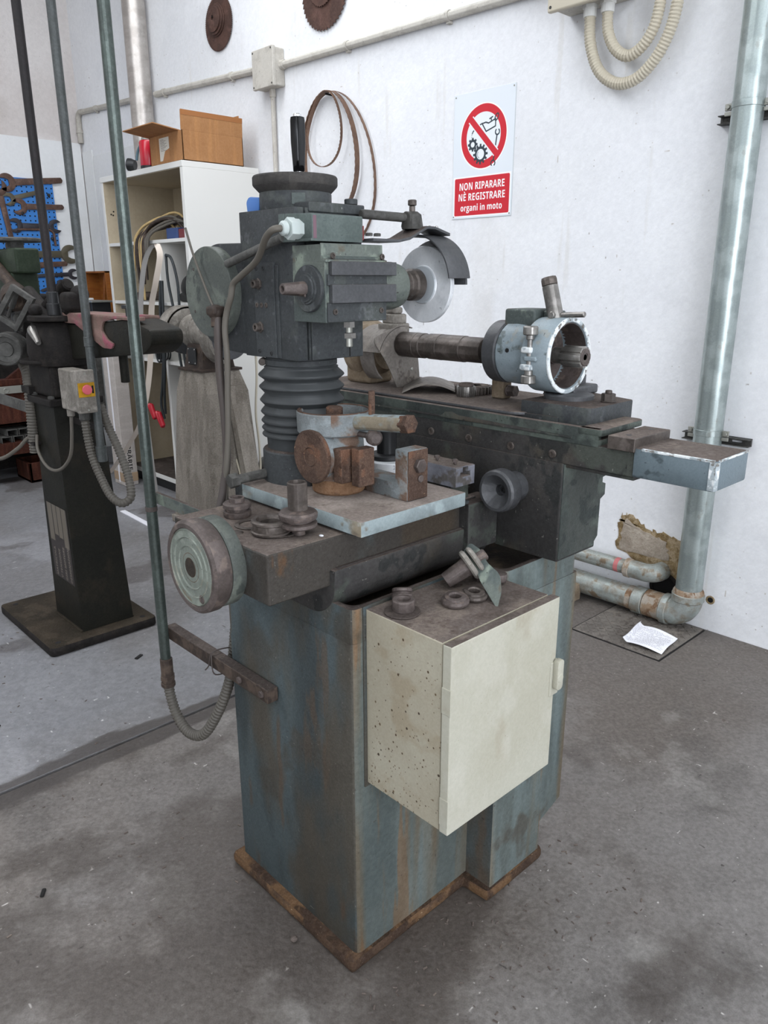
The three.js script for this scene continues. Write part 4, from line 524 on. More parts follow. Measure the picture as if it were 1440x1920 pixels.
// ---------- loose things on the machine ----------
{
  const G1 = 'loose collars and rings on the cross slide', G2 = 'loose collars on the control cabinet';
  T1('mounting_plate', 'thick pale blue steel plate lying on the slide under the rusty device', 'plate', [M.paleBlue, M.dustPale], [EX('y', RP([[-.415, -.048], [-.006, -.048], [-.012, -.36], [-.415, -.36]], .003), 1.0262, 1.057, .002, [circ(cxp(), -.195, .0975, 48)])], [-.2, 1.026, -.2]);
  function cxp() { return -.37; }
  // the rusty indexing device
  const o = T('indexing_head', 'rusty blue indexing head with an open bowl on top, standing on the plate', 'indexing head', [-.235, 1.057, -.18]);
  P(o, 'foot', M.rustOrange, [L([-.222, 1.0575, -.175], 'y', [[0, 0], [.055, 0], [.058, .004], [.059, .03], [.057, .033], [0, .033]], 44)]);
  P(o, 'body', M.rustBlue, [L([-.222, 1.09, -.175], 'y', [[0, 0], [.058, 0], [.059, .03], [.056, .08], [.05, .1], [0, .1]], 44), L([-.222, 1.143, -.165], 'z', [[0, 0], [.053, .0], [.05, .035], [.0535, .058], [0, .058]], 44)]);
  P(o, 'face_disc', M.rust, [L([-.222, 1.143, -.109], 'z', [[0, 0], [.0565, 0], [.058, .002], [.058, .009], [.056, .011], [.021, .011], [.020, .013], [.0185, .011], [0, .011]], 56)]);
  P(o, 'bowl', M.rustBlue, [L([-.238, 1.185, -.18], 'y', [[0, .004], [.04, 0], [.078, 0], [.081, .003], [.082, .045], [.08, .048], [.074, .048], [.0725, .045], [.0715, .016], [0, .016]], 56)]);
  P(o, 'bowl_floor', M.rust, [CY([-.238, 1.2, -.18], 'y', .071, .004)]); P(o, 'bowl_rim', M.rust, [RG([-.238, 1.231, -.18], 'y', .0735, .0805, .0028, .001, 56)]);
  P(o, 'stub', M.rust, [CY([-.24, 1.203, -.182], 'y', .0185, .036, .003)]);
  P(o, 'arm', M.paleBlue, [ROD([-.172, 1.214, -.18], [-.02, 1.229, -.18], .0175, .002, 28)]); P(o, 'arm_end', M.rust, [HX([-.025, 1.2285, -.18], [1, .1, 0], .0195, .022)]);
  P(o, 'pin', M.rust, [CY([-.118, 1.235, -.18], 'y', .0068, .05)]);
  P(o, 'thumb_screw', M.brownSteel, [CY([-.175, 1.19, -.18], 'x', .006, .06), CY([-.118, 1.19, -.18], [.93, 0, .35], .0165, .024, .006)]);
  P(o, 'jaw', M.rust, [B(-.176, -.148, 1.092, 1.165, -.17, -.122, .003)]); P(o, 'jaw', M.rust, [B(-.141, -.115, 1.087, 1.168, -.185, -.142, .003)]);
  P(o, 'lug', M.rustBlue, [B(-.20, -.172, 1.09, 1.16, -.17, -.13, .004)]);
  // L bracket
  const l = T('angle_bracket', 'rusty L-shaped block with two bolts on the pale plate', 'bracket', [-.12, 1.057, -.245]);
  P(l, 'block', M.rustBlue, [EX('z', RP([[-.2, 1.0575], [-.046, 1.0575], [-.046, 1.165], [-.082, 1.165], [-.082, 1.092], [-.2, 1.092]], .003), -.272, -.212, .002)]);
  P(l, 'face', M.rust, [B(-.0465, -.043, 1.059, 1.1635, -.2705, -.2135, .001)], { label: 'rust-brown outer face' });
  P(l, 'bolt', M.brownSteel, [HX([-.043, 1.131, -.243], 'x', .0155, .010)]); P(l, 'bolt', M.brownSteel, [CY([-.043, 1.102, -.248], 'x', .008, .004)]); P(l, 'bolt', M.rust, [CY([-.094, 1.13, -.235], 'x', .012, .012)]);
  // sleeve, wheel and slotted bar behind
  const s = T('flanged_sleeve', 'dark flanged sleeve standing upright between the indexing head and bracket', 'sleeve', [-.262, 1.09, -.36]);
  P(s, 'sleeve', M.black, [L([-.262, 1.0925, -.36], 'y', [[0, 0], [.041, 0], [.043, .003], [.043, .010], [.04, .0125], [.024, .014], [.0235, .055], [.030, .075], [.032, .088], [.029, .09], [.022, .09], [.02, .07], [0, .07]], 40)]);
  T1('grinding_wheel', 'pale grey grinding wheel lying flat under the dark flanged sleeve', 'grinding wheel', M.wheelGrey, [L([-.252, 1.0575, -.372], 'y', [[0, 0], [.066, 0], [.068, .002], [.066, .033], [.064, .035], [0, .035]], 56)], [-.252, 1.0575, -.372]);
  const sl = T('slotted_bar', 'worn grey T-slotted bar with small bolts behind the rusty bracket', 'bar', [-.08, 1.02, -.42]);
  P(sl, 'bar', [M.barGrey, M.dust], [EX('x', [[-.375, 1.055], [-.44, 1.055], [-.44, 1.099], [-.416, 1.099], [-.416, 1.087], [-.424, 1.087], [-.424, 1.077], [-.391, 1.077], [-.391, 1.087], [-.399, 1.087], [-.399, 1.099], [-.375, 1.099]], -.26, -.055, .002), B(-.26, -.058, 1.0975, 1.1, -.439, -.376, .001)]);
  for (const x of [-.14, -.085]) P(sl, 'bolt', M.brownSteel, [CY([x, 1.1, -.405], 'y', .0035, .008), HX([x, 1.106, -.405], 'y', .007, .006)]);
  P(sl, 'foot', M.knee, [B(-.25, -.07, 1.0, 1.056, -.438, -.378, .003)]);
  // on the cross slide
  const prof = { low: [[.013, 0], [.028, 0], [.0295, .003], [.0295, .012], [.024, .014], [.024, .018], [.0295, .02], [.0295, .028], [.026, .031], [.0165, .032], [.0165, .041], [.0145, .042], [.013, .041], [.013, 0]] };
  T1('stepped_collar', 'stepped steel collar, leftmost on the slide behind the handwheel', 'collar', M.brownSteel, [L([-.312, 1.0205, .032], 'y', prof.low, 40)], [-.312, 1.02, .032], G1);
  T1('flat_ring', 'thin flat ring lying half under the open bearing ring', 'ring', M.darkSteel, [RG([-.238, 1.0205, .045], 'y', .026, .036, .003, .001, 44)], [-.238, 1.02, .045], G1);
  T1('bearing_ring', 'low wide open ring with dark bore at the middle of the slide', 'ring', M.darkSteel, [L([-.167, 1.0235, .048], 'y', [[.022, 0], [.039, 0], [.040, .004], [.037, .006], [.036, .018], [.0385, .02], [.0385, .024], [.036, .0265], [.0285, .0265], [.026, .022], [.022, .02], [.022, 0]], 44), RG([-.158, 1.0205, .033], 'y', .026, .038, .003)], [-.167, 1.02, .048], G1);
  const ad = T('wheel_adapter', 'tall steel wheel adapter with double flange standing upright on the slide', 'adapter', [-.118, 1.02, .01], G1);
  P(ad, 'flange', M.brownSteel, [L([-.124, 1.0205, .012], 'y', [[0, 0], [.013, 0], [.013, .014], [.035, .016], [.0375, .019], [.037, .025], [.028, .028], [.028, .03], [.0365, .033], [.0385, .037], [.0385, .044], [.035, .048], [.019, .052], [0, .052]], 44)]);
  P(ad, 'sleeve', M.darkSteel, [L([-.124, 1.07, .012], 'y', [[.0195, 0], [.0195, .055], [.018, .057], [.0145, .057], [.013, .05], [.013, 0]], 36)]);
  T1('chip', 'small white fleck on the front edge of the slide', 'chip', M.paper, [SP([-.083, 1.0215, -.012], .004, 1.4, .45, 1)], [-.083, 1.02, -.012]);
  // on the control cabinet
  const y = .8805;
  T1('washer', 'thin wide washer flat on the cabinet corner under a short collar', 'washer', M.dustDark, [RG([.062, y, -.093], 'y', .012, .036, .003, .001, 44)], [.062, y, -.093], G2);
  T1('short_collar', 'short thick collar standing on the thin wide washer', 'collar', M.brownSteel, [L([.06, y + .0035, -.098], 'y', [[.0125, 0], [.0215, 0], [.0225, .002], [.0225, .02], [.0205, .0225], [.0145, .0225], [.0125, .018], [.0125, 0]], 40)], [.06, y, -.098], G2);
  T1('tilted_collar', 'grooved collar leaning on its side at the back edge of the cabinet', 'collar', M.brownSteel, [L([.026, y + .006, -.128], [-.35, .88, -.32], [[.01, 0], [.021, 0], [.0215, .009], [.017, .011], [.017, .013], [.0205, .015], [.0205, .02], [.018, .022], [.01, .022], [.01, 0]], 40)], [.026, y, -.128], G2);
  const ring = [[.0115, 0], [.022, 0], [.0275, .004], [.0285, .009], [.0265, .014], [.0225, .0155], [.0215, .019], [.0135, .02], [.0115, .017], [.0115, 0]];
  T1('hub_ring', 'thick rounded ring lying flat in the middle of the cabinet top', 'ring', M.brownSteel, [L([.108, y, -.196], [.05, 1, .08], ring, 40)], [.108, y, -.196], G2);
  T1('hub_ring', 'dark rounded ring lying just right of the thick pale one', 'ring', M.darkSteel, [L([.113, y, -.247], [.1, 1, .05], ring.map(([r, h]) => [r * .98, h * .9]), 40)], [.113, y, -.247], G2);
  const lk = T('eye_link', 'short flat link with two eyes behind the blue-green sheet', 'link', [.082, y, -.335], G2);
  P(lk, 'link', M.brownSteel, [EX('y', [...circ(.06, -.335, .021, 24, Math.PI * .5, Math.PI * 1.5), ...circ(.10, -.345, .017, 24, -Math.PI / 2, Math.PI / 2)], y + .006, y + .024, .003, [circ(.06, -.335, .011, 20)])]); P(lk, 'foot', M.dustDark, [CY([.06, y, -.335], 'y', .015, .007)]);
  const a2 = T('wheel_adapter', 'steel wheel adapter lying tilted on the cabinet, its taper pointing left', 'adapter', [.06, y, -.28], G2);
  const q = [.04, y + .017, -.242], d = [.35, .42, -.55], dn = V(...d).normalize(), at = (k) => [q[0] + dn.x * k, q[1] + dn.y * k, q[2] + dn.z * k];
  P(a2, 'taper', M.brownSteel, [L(q, d, [[.011, 0], [.0165, 0], [.0175, .003], [.0195, .045], [.022, .058], [0, .058]], 36)]);
  P(a2, 'flange', M.greyDusty, [L(at(.054), d, [[0, 0], [.03, 0], [.034, .003], [.034, .009], [.03, .012], [0, .012]], 44)]); P(a2, 'flange', M.greyDusty, [L(at(.071), d, [[0, 0], [.03, 0], [.033, .003], [.032, .008], [.027, .011], [0, .011]], 44)]);
  P(a2, 'stub', M.brownSteel, [CY(at(.08), d, .0125, .022, .003)]);
  T1('metal_sheet', 'thin blue-green pointed metal sheet caught between the adapter flanges', 'sheet', M.greenGrey, [(() => { const u = V(.103, -.058, .036).normalize(), n = V(.25, .7, .66), v = n.clone().cross(u).normalize(), w = u.clone().cross(v); const g = EX('z', RP([[-.045, .012], [-.01, .024], [.02, .020], [.06, .030], [.098, .014], [.128, -.012], [.085, -.012], [.05, -.012], [.015, -.006], [-.03, -.014]], [.012, .01, .01, .012, .012, .001, .02, .01, .008, .01]), -.0012, .0012, .0004); return g.applyMatrix4(new THREE.Matrix4().makeBasis(u, v, w)).translate(.074, .940, -.292); })()], [.1, .8805, -.28]);
}
// ---------- on the grinder table ----------
{
  const y0 = 1.335, z0 = -.635;
  const w = T('work_holder', 'light blue indexing work fixture with splined spindle on the right end of the table', 'work head', [.06, 1.2135, z0]);
  P(w, 'base', [M.head, M.dustDark], [EX('y', RP([[-.014, -.545], [.17, -.545], [.165, -.725], [.03, -.765], [-.014, -.765]], [.004, .02, .006, .01, .004]), 1.1985, 1.24, .0025), B(-.014, .09, 1.2, 1.212, -.548, -.54, .001)]);
  for (const [x, z] of [[.142, -.655], [-.015, -.66]]) { const b = P(w, 'bolt', M.darkSteel, [CY([x, 1.24, z], 'y', .017, .003), HX([x, 1.243, z], 'y', .0155, .016), CY([x, 1.258, z], 'y', .0075, .008)]); }
  P(w, 'turret', M.guard, [L([.05, 1.24, -.64], 'y', [[0, 0], [.0565, 0], [.0565, .0085], [.054, .0105], [0, .0105]], 48), CY([.0, 1.24, -.742], 'y', .024, .045, .004), CY([.0, 1.285, -.742], 'y', .018, .012, .004), ROD([-.02, 1.31, -.742], [.012, 1.312, -.745], .0165, .005), B(-.02, .05, 1.24, 1.262, -.765, -.66, .006)]);
  P(w, 'rear_flange', M.guard, [L([-.155, y0, z0], 'x', [[0, 0], [.066, 0], [.073, .006], [.074, .04], [.071, .044], [0, .044]], 56)]);
  P(w, 'body', M.workBlue, [L([-.112, y0, z0], 'x', [[0, 0], [.069, 0], [.073, .006], [.074, .035], [.072, .06], [.066, .088], [0, .088]], 56)]);
  P(w, 'top_block', M.greenGrey, [B(-.118, -.032, 1.375, 1.436, -.69, -.605, .006), B(-.036, -.005, 1.39, 1.432, -.69, -.64, .004)]);
  P(w, 'screw_hole', M.voidBlack, [CY([-.072, 1.345, z0 + .0732], 'z', .005, .002, .0005, 16)]);
  P(w, 'spindle_ring', M.workBlue, [L([-.028, y0, z0], 'x', [[.05, 0], [.080, 0], [.084, .003], [.0845, .03], [.0845, .071], [.083, .075], [.077, .076], [.0745, .075], [.073, .071], [.071, .012], [.05, .011], [.05, 0]], 64)]);
  P(w, 'ring_edge', M.chip, [RG([.043, y0, z0], 'x', .0748, .0848, .0058, .0015, 64)], { label: 'worn bare rim of the ring' });
  P(w, 'dial', M.brownSteel, [L([-.02, y0, z0], 'x', [[.0735, .006], [.0738, .063], [.0715, .065], [.0712, .006]], 48), L([-.02, y0, z0], 'x', [[0, .008], [.03, .008], [.0315, .006], [.070, .004], [.070, 0]], 48), L([-.02, y0, z0], 'x', [[.0, .03], [.02, .03], [.021, .028], [.021, .005]], 32)]);
  const tp = []; for (let i = 0; i < 8; i++) { const a = i / 8 * 2 * Math.PI; for (const [k, r] of [[-.33, .0205], [-.24, .0245], [.24, .0245], [.33, .0205]]) tp.push([z0 + r * Math.cos(a + k), y0 + r * Math.sin(a + k)]); }
  P(w, 'splined_spindle', M.steel, [EX('x', tp, .036, .088, .0015), CY([-.01, y0, z0], 'x', .0185, .05)]); P(w, 'spindle_bore', M.brownSteel, [RG([.0865, y0, z0], 'x', .008, .0195, .004), CY([.0865, y0, z0], 'x', .0082, .0015)]);
  const ad = P(w, 'adjusting_screw', M.steel, [CY([-.003, 1.275, -.553], 'y', .0058, .12), CY([-.003, 1.383, -.553], 'y', .0165, .0195, .002), CY([-.003, 1.373, -.553], 'y', .0095, .011), CY([-.003, 1.276, -.553], 'y', .0165, .019, .002), CY([-.003, 1.294, -.553], 'y', .0095, .012)]);
  P(w, 'lug', M.chip, [B(-.022, .006, 1.343, 1.357, -.585, -.543, .005)]); P(w, 'lug', M.chip, [B(-.024, .006, 1.305, 1.319, -.585, -.543, .005)]); P(w, 'tongue', M.workBlue, [B(-.014, .02, 1.326, 1.337, -.575, -.545, .004)]);
  const hd = P(w, 'index_handle', M.steel, [ROD([.012, 1.395, z0], [-.0165, 1.488, z0], .0178, .002, 28)]);
  P(hd, 'handle_cap', M.darkSteel, [L([-.0165, 1.4885, z0], [-.29, 1, 0], [[0, 0], [.0182, 0], [.0182, .012], [.0165, .017], [0, .018]], 10, .3)]);
  P(w, 'index_pin', M.steel, [ROD([.02, 1.424, z0], [.08, 1.427, z0], .0062, .0015), CY([.006, 1.424, z0 + .002], [0, 0, 1], .008, .02)]);
  const ft = P(w, 'support_foot', M.tan, [B(-.19, -.15, 1.2135, 1.275, -.69, -.655, .006)]); P(ft, 'bolt', M.brownSteel, [CY([-.15, 1.235, -.672], 'x', .014, .006), HX([-.144, 1.235, -.672], 'x', .0145, .02)]);
  // arbor between the heads
  T1('work_arbor', 'dark stepped steel arbor held horizontally between tailstock and light blue fixture', 'arbor', M.darkSteel, [L([-.486, 1.332, z0], 'x', [[0, 0], [0.032, 0], [0.0335, 0.002444], [0.0335, 0.0611], [0.0325, 0.06171], [0.0325, 0.06354], [0.033, 0.06415], [0.033, 0.08432], [0.031, 0.08554], [0.031, 0.1039], [0.033, 0.1057], [0.0335, 0.1466], [0.0325, 0.1473], [0.0325, 0.1491], [0.033, 0.1497], [0.033, 0.2261], [0.0315, 0.2273], [0.0315, 0.2872], [0.03, 0.2908], [0.02, 0.2933], [0.018, 0.3202], [0.022, 0.3238], [0.022, 0.3324], [0, 0.3324]], 48)], [-.486, 1.332, z0]);
  // tailstock behind the sheet
  const ts = T('tailstock', 'tan dusty tailstock casting with a clamp cap, partly behind the bellows', 'tailstock', [-.66, 1.2135, -.68]);
  P(ts, 'body', M.tan, [L([-.70, 1.31, -.66], 'x', [[0, 0], [.06, 0], [.078, .02], [.082, .06], [.07, .1], [.055, .13], [0, .13]], 40), B(-.70, -.60, 1.2135, 1.30, -.71, -.61, .012)]);
  P(ts, 'chute', M.guardDusty, [EX('x', [...circ(-.66, 1.30, .083, 18, Math.PI * .62, Math.PI * 1.30), ...circ(-.66, 1.30, .078, 18, Math.PI * 1.30, Math.PI * .62)].map(([a, b]) => [-.66 - (a + .66), b]), -.60, -.545, .001)]);
  P(ts, 'clamp_cap', M.greyDusty, [B(-.545, -.495, 1.385, 1.412, -.66, -.61, .006), B(-.54, -.50, 1.412, 1.43, -.65, -.615, .006), B(-.55, -.49, 1.36, 1.387, -.665, -.60, .004)]);
  const gs = T('sheet_guard', 'bent grey sheet-metal guard behind the left end of the arbor', 'guard', [-.5, 1.2135, -.64]);
  P(gs, 'upright', M.guardDusty, [EX('x', RP([[-.615, 1.2145], [-.708, 1.2145], [-.698, 1.30], [-.672, 1.345], [-.640, 1.385], [-.595, 1.375], [-.52, 1.352], [-.565, 1.30], [-.592, 1.26]], [.002, .002, .03, .02, .004, .03, .03, .05, .02]), -.492, -.489, .0008)]);
  P(gs, 'bend', M.guardDusty, [EX('x', [...circ(-.64, 1.285, .096, 20, .30, Math.PI * .62), ...circ(-.64, 1.285, .0935, 20, Math.PI * .62, .30)].map(([a, b]) => [-.64 + (a + .64), b]), -.60, -.489, .0006)]);
  P(gs, 'rivet', M.zinc, [CY([-.489, 1.262, -.672], 'x', .0045, .003)]);
  T1('curved_sheet', 'loose curved strip of dusty sheet metal lying beside the gears', 'sheet', M.guardDusty, [(() => { const pr = []; for (let i = 0; i <= 14; i++) { const u = i / 14; pr.push([-.07 + .14 * u, .022 * Math.sin(u * 3.0) + .001]); } const g = EX('z', [...pr, ...pr.slice().reverse().map(([a, b]) => [a, b + .002])], -.085, .085, .0003); return g.rotateY(.75).translate(-.405, 1.214, -.655); })()], [-.4, 1.2135, -.66]);
  const gear = (r, n, h, hole) => { const p = []; for (let i = 0; i < n; i++) { const d = 2 * Math.PI / n, a = i * d; for (const [k, q] of [[-.5, .87], [-.22, .89], [-.14, 1], [.14, 1], [.22, .89]]) p.push([r * q * Math.cos(a + k * d), r * q * Math.sin(a + k * d)]); } return EX('y', p, 0, h, .0008, [circ(0, 0, hole, 24)]); };
  const ga = T('gear', 'wide flat gear wheel lying behind the small gear on the table', 'gear', [-.275, 1.2135, -.69]); P(ga, 'teeth', M.darkSteel, [gear(.05, 26, .02, .02).translate(-.275, 1.2138, -.69)]); P(ga, 'web', M.dust, [RG([-.275, 1.2335, -.69], 'y', .02, .041, .0015)]);
  const gb = T('gear', 'small tall pinion with a hub, in front of the flat gear', 'gear', [-.255, 1.2135, -.66]); P(gb, 'teeth', M.steel, [gear(.024, 16, .026, .012).translate(-.252, 1.2138, -.632)]); P(gb, 'hub', M.dust, [RG([-.252, 1.239, -.632], 'y', .0125, .019, .009, .002)]);
  // blue cap on the column
  T1('plastic_cover', 'small bright blue plastic cover behind the scale ring on the column', 'cover', M.blue, [EX('z', RP([[-.475, 1.6405], [-.43, 1.6405], [-.425, 1.67], [-.467, 1.674], [-.478, 1.664]], .006), -.19, -.14, .004)], [-.45, 1.64, -.16]);
}
// ---------- saw sharpener at the left ----------
{
  const t = T('saw_sharpener', 'dark green pedestal sharpening machine at the left edge with switch box and hoses', 'sharpening machine', [-2.2, 0, -.35]);
  P(t, 'base_plate', [M.cast, M.greenDusty], [EX('y', RP([[-2.62, -.083], [-1.985, -.083], [-1.985, -.56], [-2.62, -.56]], .03), 0, .042, .008)]);
  for (const [x, z] of [[-2.03, -.13], [-2.03, -.51], [-2.57, -.14]]) P(t, 'bolt_hole', M.voidBlack, [CY([x, .0415, z], 'y', .012, .0012, .0004, 16)]);
  const pg = new THREE.BufferGeometry(); {
    const b = [[-2.345, -.248], [-2.055, -.248], [-2.055, -.478], [-2.345, -.478]], m = [[-2.30, -.252], [-2.075, -.252], [-2.075, -.44], [-2.30, -.44]], y = [.042, 1.02], P3 = (q, k) => [q[0], y[k], q[1]], v = [];
    for (let i = 0; i < 4; i++) { const j = (i + 1) % 4, a = P3(b[i], 0), c = P3(b[j], 0), d = P3(m[j], 1), e = P3(m[i], 1); v.push(...a, ...c, ...d, ...a, ...d, ...e); } const e = m.map((q) => P3(q, 1)); v.push(...e[0], ...e[1], ...e[2], ...e[0], ...e[2], ...e[3]); pg.setAttribute('position', new THREE.Float32BufferAttribute(v, 3)); pg.computeVertexNormals(); }
  P(t, 'pedestal', M.greenDark, [pg]);
  P(t, 'edge_strip', M.greenDusty, [B(-2.345, -2.056, .043, .05, -.485, -.240, .002)]);
  P(t, 'data_plate', new THREE.MeshStandardMaterial({ roughness: .5, map: ctex(360, 600, (c, W, H) => {
    c.fillStyle = '#241d1b'; c.fillRect(0, 0, W, H); c.fillStyle = '#5f584d'; [[10, 0, 80, 300], [104, 0, 66, 240], [182, 0, 72, 250], [266, 0, 78, 310]].forEach((r) => c.fillRect(...r));
    c.fillStyle = '#6f675d'; c.font = 'bold 46px sans-serif'; ['MATRICOLA', 'V TENSIONE', 'GIRI MOTORE', 'DESIGNAZIONE'].forEach((s, i) => { c.save(); c.translate(72 + i * 84, 590); c.rotate(-Math.PI / 2); c.scale(.9, 1); c.fillText(s, 0, 0); c.restore(); });
  }) }), [quad([-2.19, .415, -.2486], [.108, 0, 0], [0, .17, 0])], { uv: true });
  P(t, 'neck_flange', M.cast, [B(-2.32, -2.05, 1.02, 1.05, -.45, -.23, .006), B(-2.30, -2.06, 1.05, 1.185, -.42, -.25, .02), RG([-2.17, 1.185, -.32], 'y', .03, .135, .015, .004)]);
  for (const [x, z] of [[-2.26, -.25], [-2.08, -.25], [-2.07, -.43]]) P(t, 'bolt', M.castGrey, [HX([x, 1.05, z], 'y', .014, .012)]);
  P(t, 'head', M.cast, [L([-2.13, 1.18, -.33], 'y', [[0, 0], [.115, 0], [.125, .05], [.12, .12], [.095, .165], [0, .17]], 36), CY([-2.1, 1.35, -.32], 'y', .11, .022, .004, 36)]);
  P(t, 'arm', M.greenDark, [EX('z', RP([[-2.05, 1.20], [-1.40, 1.265], [-1.34, 1.30], [-1.34, 1.345], [-1.5, 1.375], [-2.05, 1.335]], .03), -.445, -.325, .008), CY([-1.69, 1.14, -.385], 'y', .016, .12)]);
  P(t, 'arm_pad', M.pink, [EX('y', RP([[-2.05, -.318], [-1.42, -.318], [-1.42, -.355], [-1.60, -.36], [-1.62, -.39], [-1.5, -.45], [-2.05, -.45]], .015), 1.372, 1.384, .002), EX('z', RP([[-2.03, 1.345], [-1.93, 1.345], [-1.80, 1.30], [-1.70, 1.268], [-1.63, 1.268], [-1.615, 1.288], [-1.66, 1.30], [-1.70, 1.33], [-1.68, 1.36], [-1.60, 1.372], [-1.43, 1.382], [-2.03, 1.382]], .012), -.326, -.317, .002)], { label: 'pink stained guard plate with a hooked edge' });
  P(t, 'arm_screw', M.black, [CY([-1.50, 1.38, -.33], 'y', .008, .035), CY([-1.50, 1.41, -.33], 'y', .02, .012)]);
  // slide, link, clamp frame and green head at the frame edge
  P(t, 'sharpening_head', M.green, [B(-2.85, -2.39, 1.53, 1.63, -.39, -.29, .01), B(-2.9, -2.46, 1.44, 1.535, -.40, -.29, .01)]);
  P(t, 'head_body', M.cast, [B(-2.95, -2.48, 1.32, 1.445, -.5, -.32, .015), B(-2.75, -2.40, 1.24, 1.35, -.42, -.28, .02), B(-2.62, -2.2, 1.18, 1.30, -.45, -.34, .02)]);
  P(t, 'feed_wheel', M.castGrey, [L([-2.58, 1.66, -.36], 'y', [[0, 0], [.105, 0], [.11, .004], [.11, .012], [.105, .016], [0, .016]], 44), CY([-2.58, 1.628, -.36], 'y', .035, .04)]);
  P(t, 'link_arm', M.brownPaint, [ROD([-2.65, 1.60, -.27], [-2.41, 1.47, -.28], .024, .006), L([-2.425, 1.48, -.28], [.8, -.55, .3], [[0, 0], [.026, 0], [.05, .05], [.055, .09], [.048, .11], [.03, .112], [.026, .098], [0, .098]], 32)]);
  P(t, 'clamp_frame', M.castGrey, [(() => { const g = EX('z', RP([[-.05, -.075], [.05, -.075], [.05, .075], [-.05, .075]], .004), -.012, .012, .002, [[[-.03, -.055], [-.03, .055], [.03, .055], [.03, -.055]]]); return g.rotateZ(-.6).rotateY(.8).translate(-2.20, 1.40, -.20); })(), ROD([-2.30, 1.40, -.22], [-2.21, 1.47, -.22], .012), ROD([-2.36, 1.36, -.22], [-2.29, 1.41, -.22], .007)], { label: 'light grey rectangular clamp frame' });
  P(t, 'spindle', M.cast, [ROD([-2.34, 1.46, -.30], [-2.16, 1.33, -.33], .03, .006), ROD([-2.3, 1.36, -.32], [-2.05, 1.49, -.36], .025, .006), SP([-2.13, 1.39, -.25], .026), B(-2.02, -1.95, 1.385, 1.46, -.38, -.30, .02), SP([-1.98, 1.45, -.37], .035), CY([-2.0, 1.375, -.35], 'y', .045, .05, .012)]);
  P(t, 'clamp_lever', M.steel, [L([-2.12, 1.325, -.225], [1, -.75, .1], [[0, 0], [.016, 0], [.021, .01], [.02, .03], [.009, .09], [0, .092]], 24)], { label: 'polished clamp lever' }); P(t, 'clamp_lever', M.castGrey, [L([-2.37, 1.36, -.26], [.8, -.6, .2], [[0, 0], [.014, 0], [.019, .01], [.018, .03], [.009, .09], [0, .092]], 24)]);
  P(t, 'lever_ball', M.black, [SP([-2.47, 1.40, -.27], .028), ROD([-2.47, 1.40, -.27], [-2.46, 1.29, -.28], .008)]);
  P(t, 'knob', M.castGrey, [L([-2.40, 1.235, -.24], [.8, -.02, .6], [[0, -.06], [.045, -.06], [.062, 0], [.068, .05], [.066, .1], [.062, .105], [.052, .106], [.05, .096], [.03, .092], [.028, .098], [0, .098]], 40), ROD([-2.75, 1.25, -.36], [-2.48, 1.24, -.31], .03)]);
  P(t, 'hose', M.hose, [FX([[-2.40, 1.16, -.27], [-2.345, 1.135, -.26], [-2.315, 1.08, -.25], [-2.31, .98, -.245], [-2.31, .88, -.24], [-2.315, .80, -.24]], .024, .0125, .2)]);
  P(t, 'hose_clip', M.cast, [B(-2.34, -2.25, 1.055, 1.085, -.275, -.225, .004), B(-2.345, -2.27, .835, .85, -.27, -.22, .004)]);
  P(t, 'cable', M.cable, [TU([[-2.315, .80, -.24], [-2.34, .86, -.235], [-2.40, .81, -.2], [-2.5, .755, -.16], [-2.62, .74, -.12], [-2.8, .77, -.1]], .0085, 50, 10)]);
  P(t, 'side_bar', M.castGrey, [B(-2.95, -2.3, .935, .985, -.31, -.3, .002)]);
  // upright rods
  const p1 = T('upright_bar', 'dark brown upright bar rising from the top of the left machine', 'bar', [-2.07, 1.37, -.3]);
  P(p1, 'bar', M.poleBrown, [CY([-2.07, 1.37, -.3], 'y', .0165, 3.23, .001, 20)]); P(p1, 'socket', M.black, [CY([-2.07, 1.372, -.3], 'y', .026, .045), CY([-2.07, 1.40, -.3], 'y', .022, .06)]);
  const sb = T('switch_box', 'dusty grey switch box with a yellow plate and red stop button on the grey pole', 'switch box', [-1.82, 1.03, -.26]);
  P(sb, 'body', M.greyDusty, [B(-1.905, -1.755, 1.036, 1.188, -.284, -.222, .006)]); P(sb, 'lid', M.greyDusty, [B(-1.76, -1.738, 1.034, 1.191, -.290, -.2195, .005)]);
  P(sb, 'button_plate', M.yellow, [B(-1.7385, -1.7355, 1.094, 1.146, -.2855, -.2245, .001)]);
  P(sb, 'stop_button', M.button, [L([-1.736, 1.122, -.252], 'x', [[0, 0], [.009, 0], [.009, .007], [.0165, .009], [.018, .012], [.0165, .017], [0, .019]], 36)], { label: 'red mushroom stop button' }); P(sb, 'start_slot', M.voidBlack, [B(-1.7358, -1.7345, 1.106, 1.134, -.281, -.274, .0004)]);
  for (const y of [1.046, 1.178]) P(sb, 'screw', M.zinc, [CY([-1.7385, y, -.255], 'x', .004, .002, .0005, 12)]);
  P(sb, 'gland', M.greyDusty, [CY([-1.885, 1.005, -.245], 'y', .014, .032, .004)]); P(sb, 'gland', M.castGrey, [CY([-1.80, 1.0, -.262], 'y', .02, .037, .004)]);
  P(sb, 'cable', M.cable, [TU([[-1.885, 1.01, -.245], [-1.89, .93, -.24], [-1.915, .85, -.235], [-1.985, .79, -.225], [-2.08, .765, -.22], [-2.17, .78, -.22], [-2.24, .83, -.225], [-2.27, .88, -.24]], .0065, 60, 10)]);
  P(sb, 'hose', M.hose, [FX([[-1.80, 1.0, -.262], [-1.80, .93, -.265], [-1.79, .86, -.27], [-1.755, .78, -.28], [-1.70, .715, -.29], [-1.66, .695, -.31], [-1.64, .715, -.335], [-1.67, .78, -.35], [-1.73, .88, -.35], [-1.79, .98, -.34], [-1.81, 1.05, -.33]], .0165, .0115, .2)]);
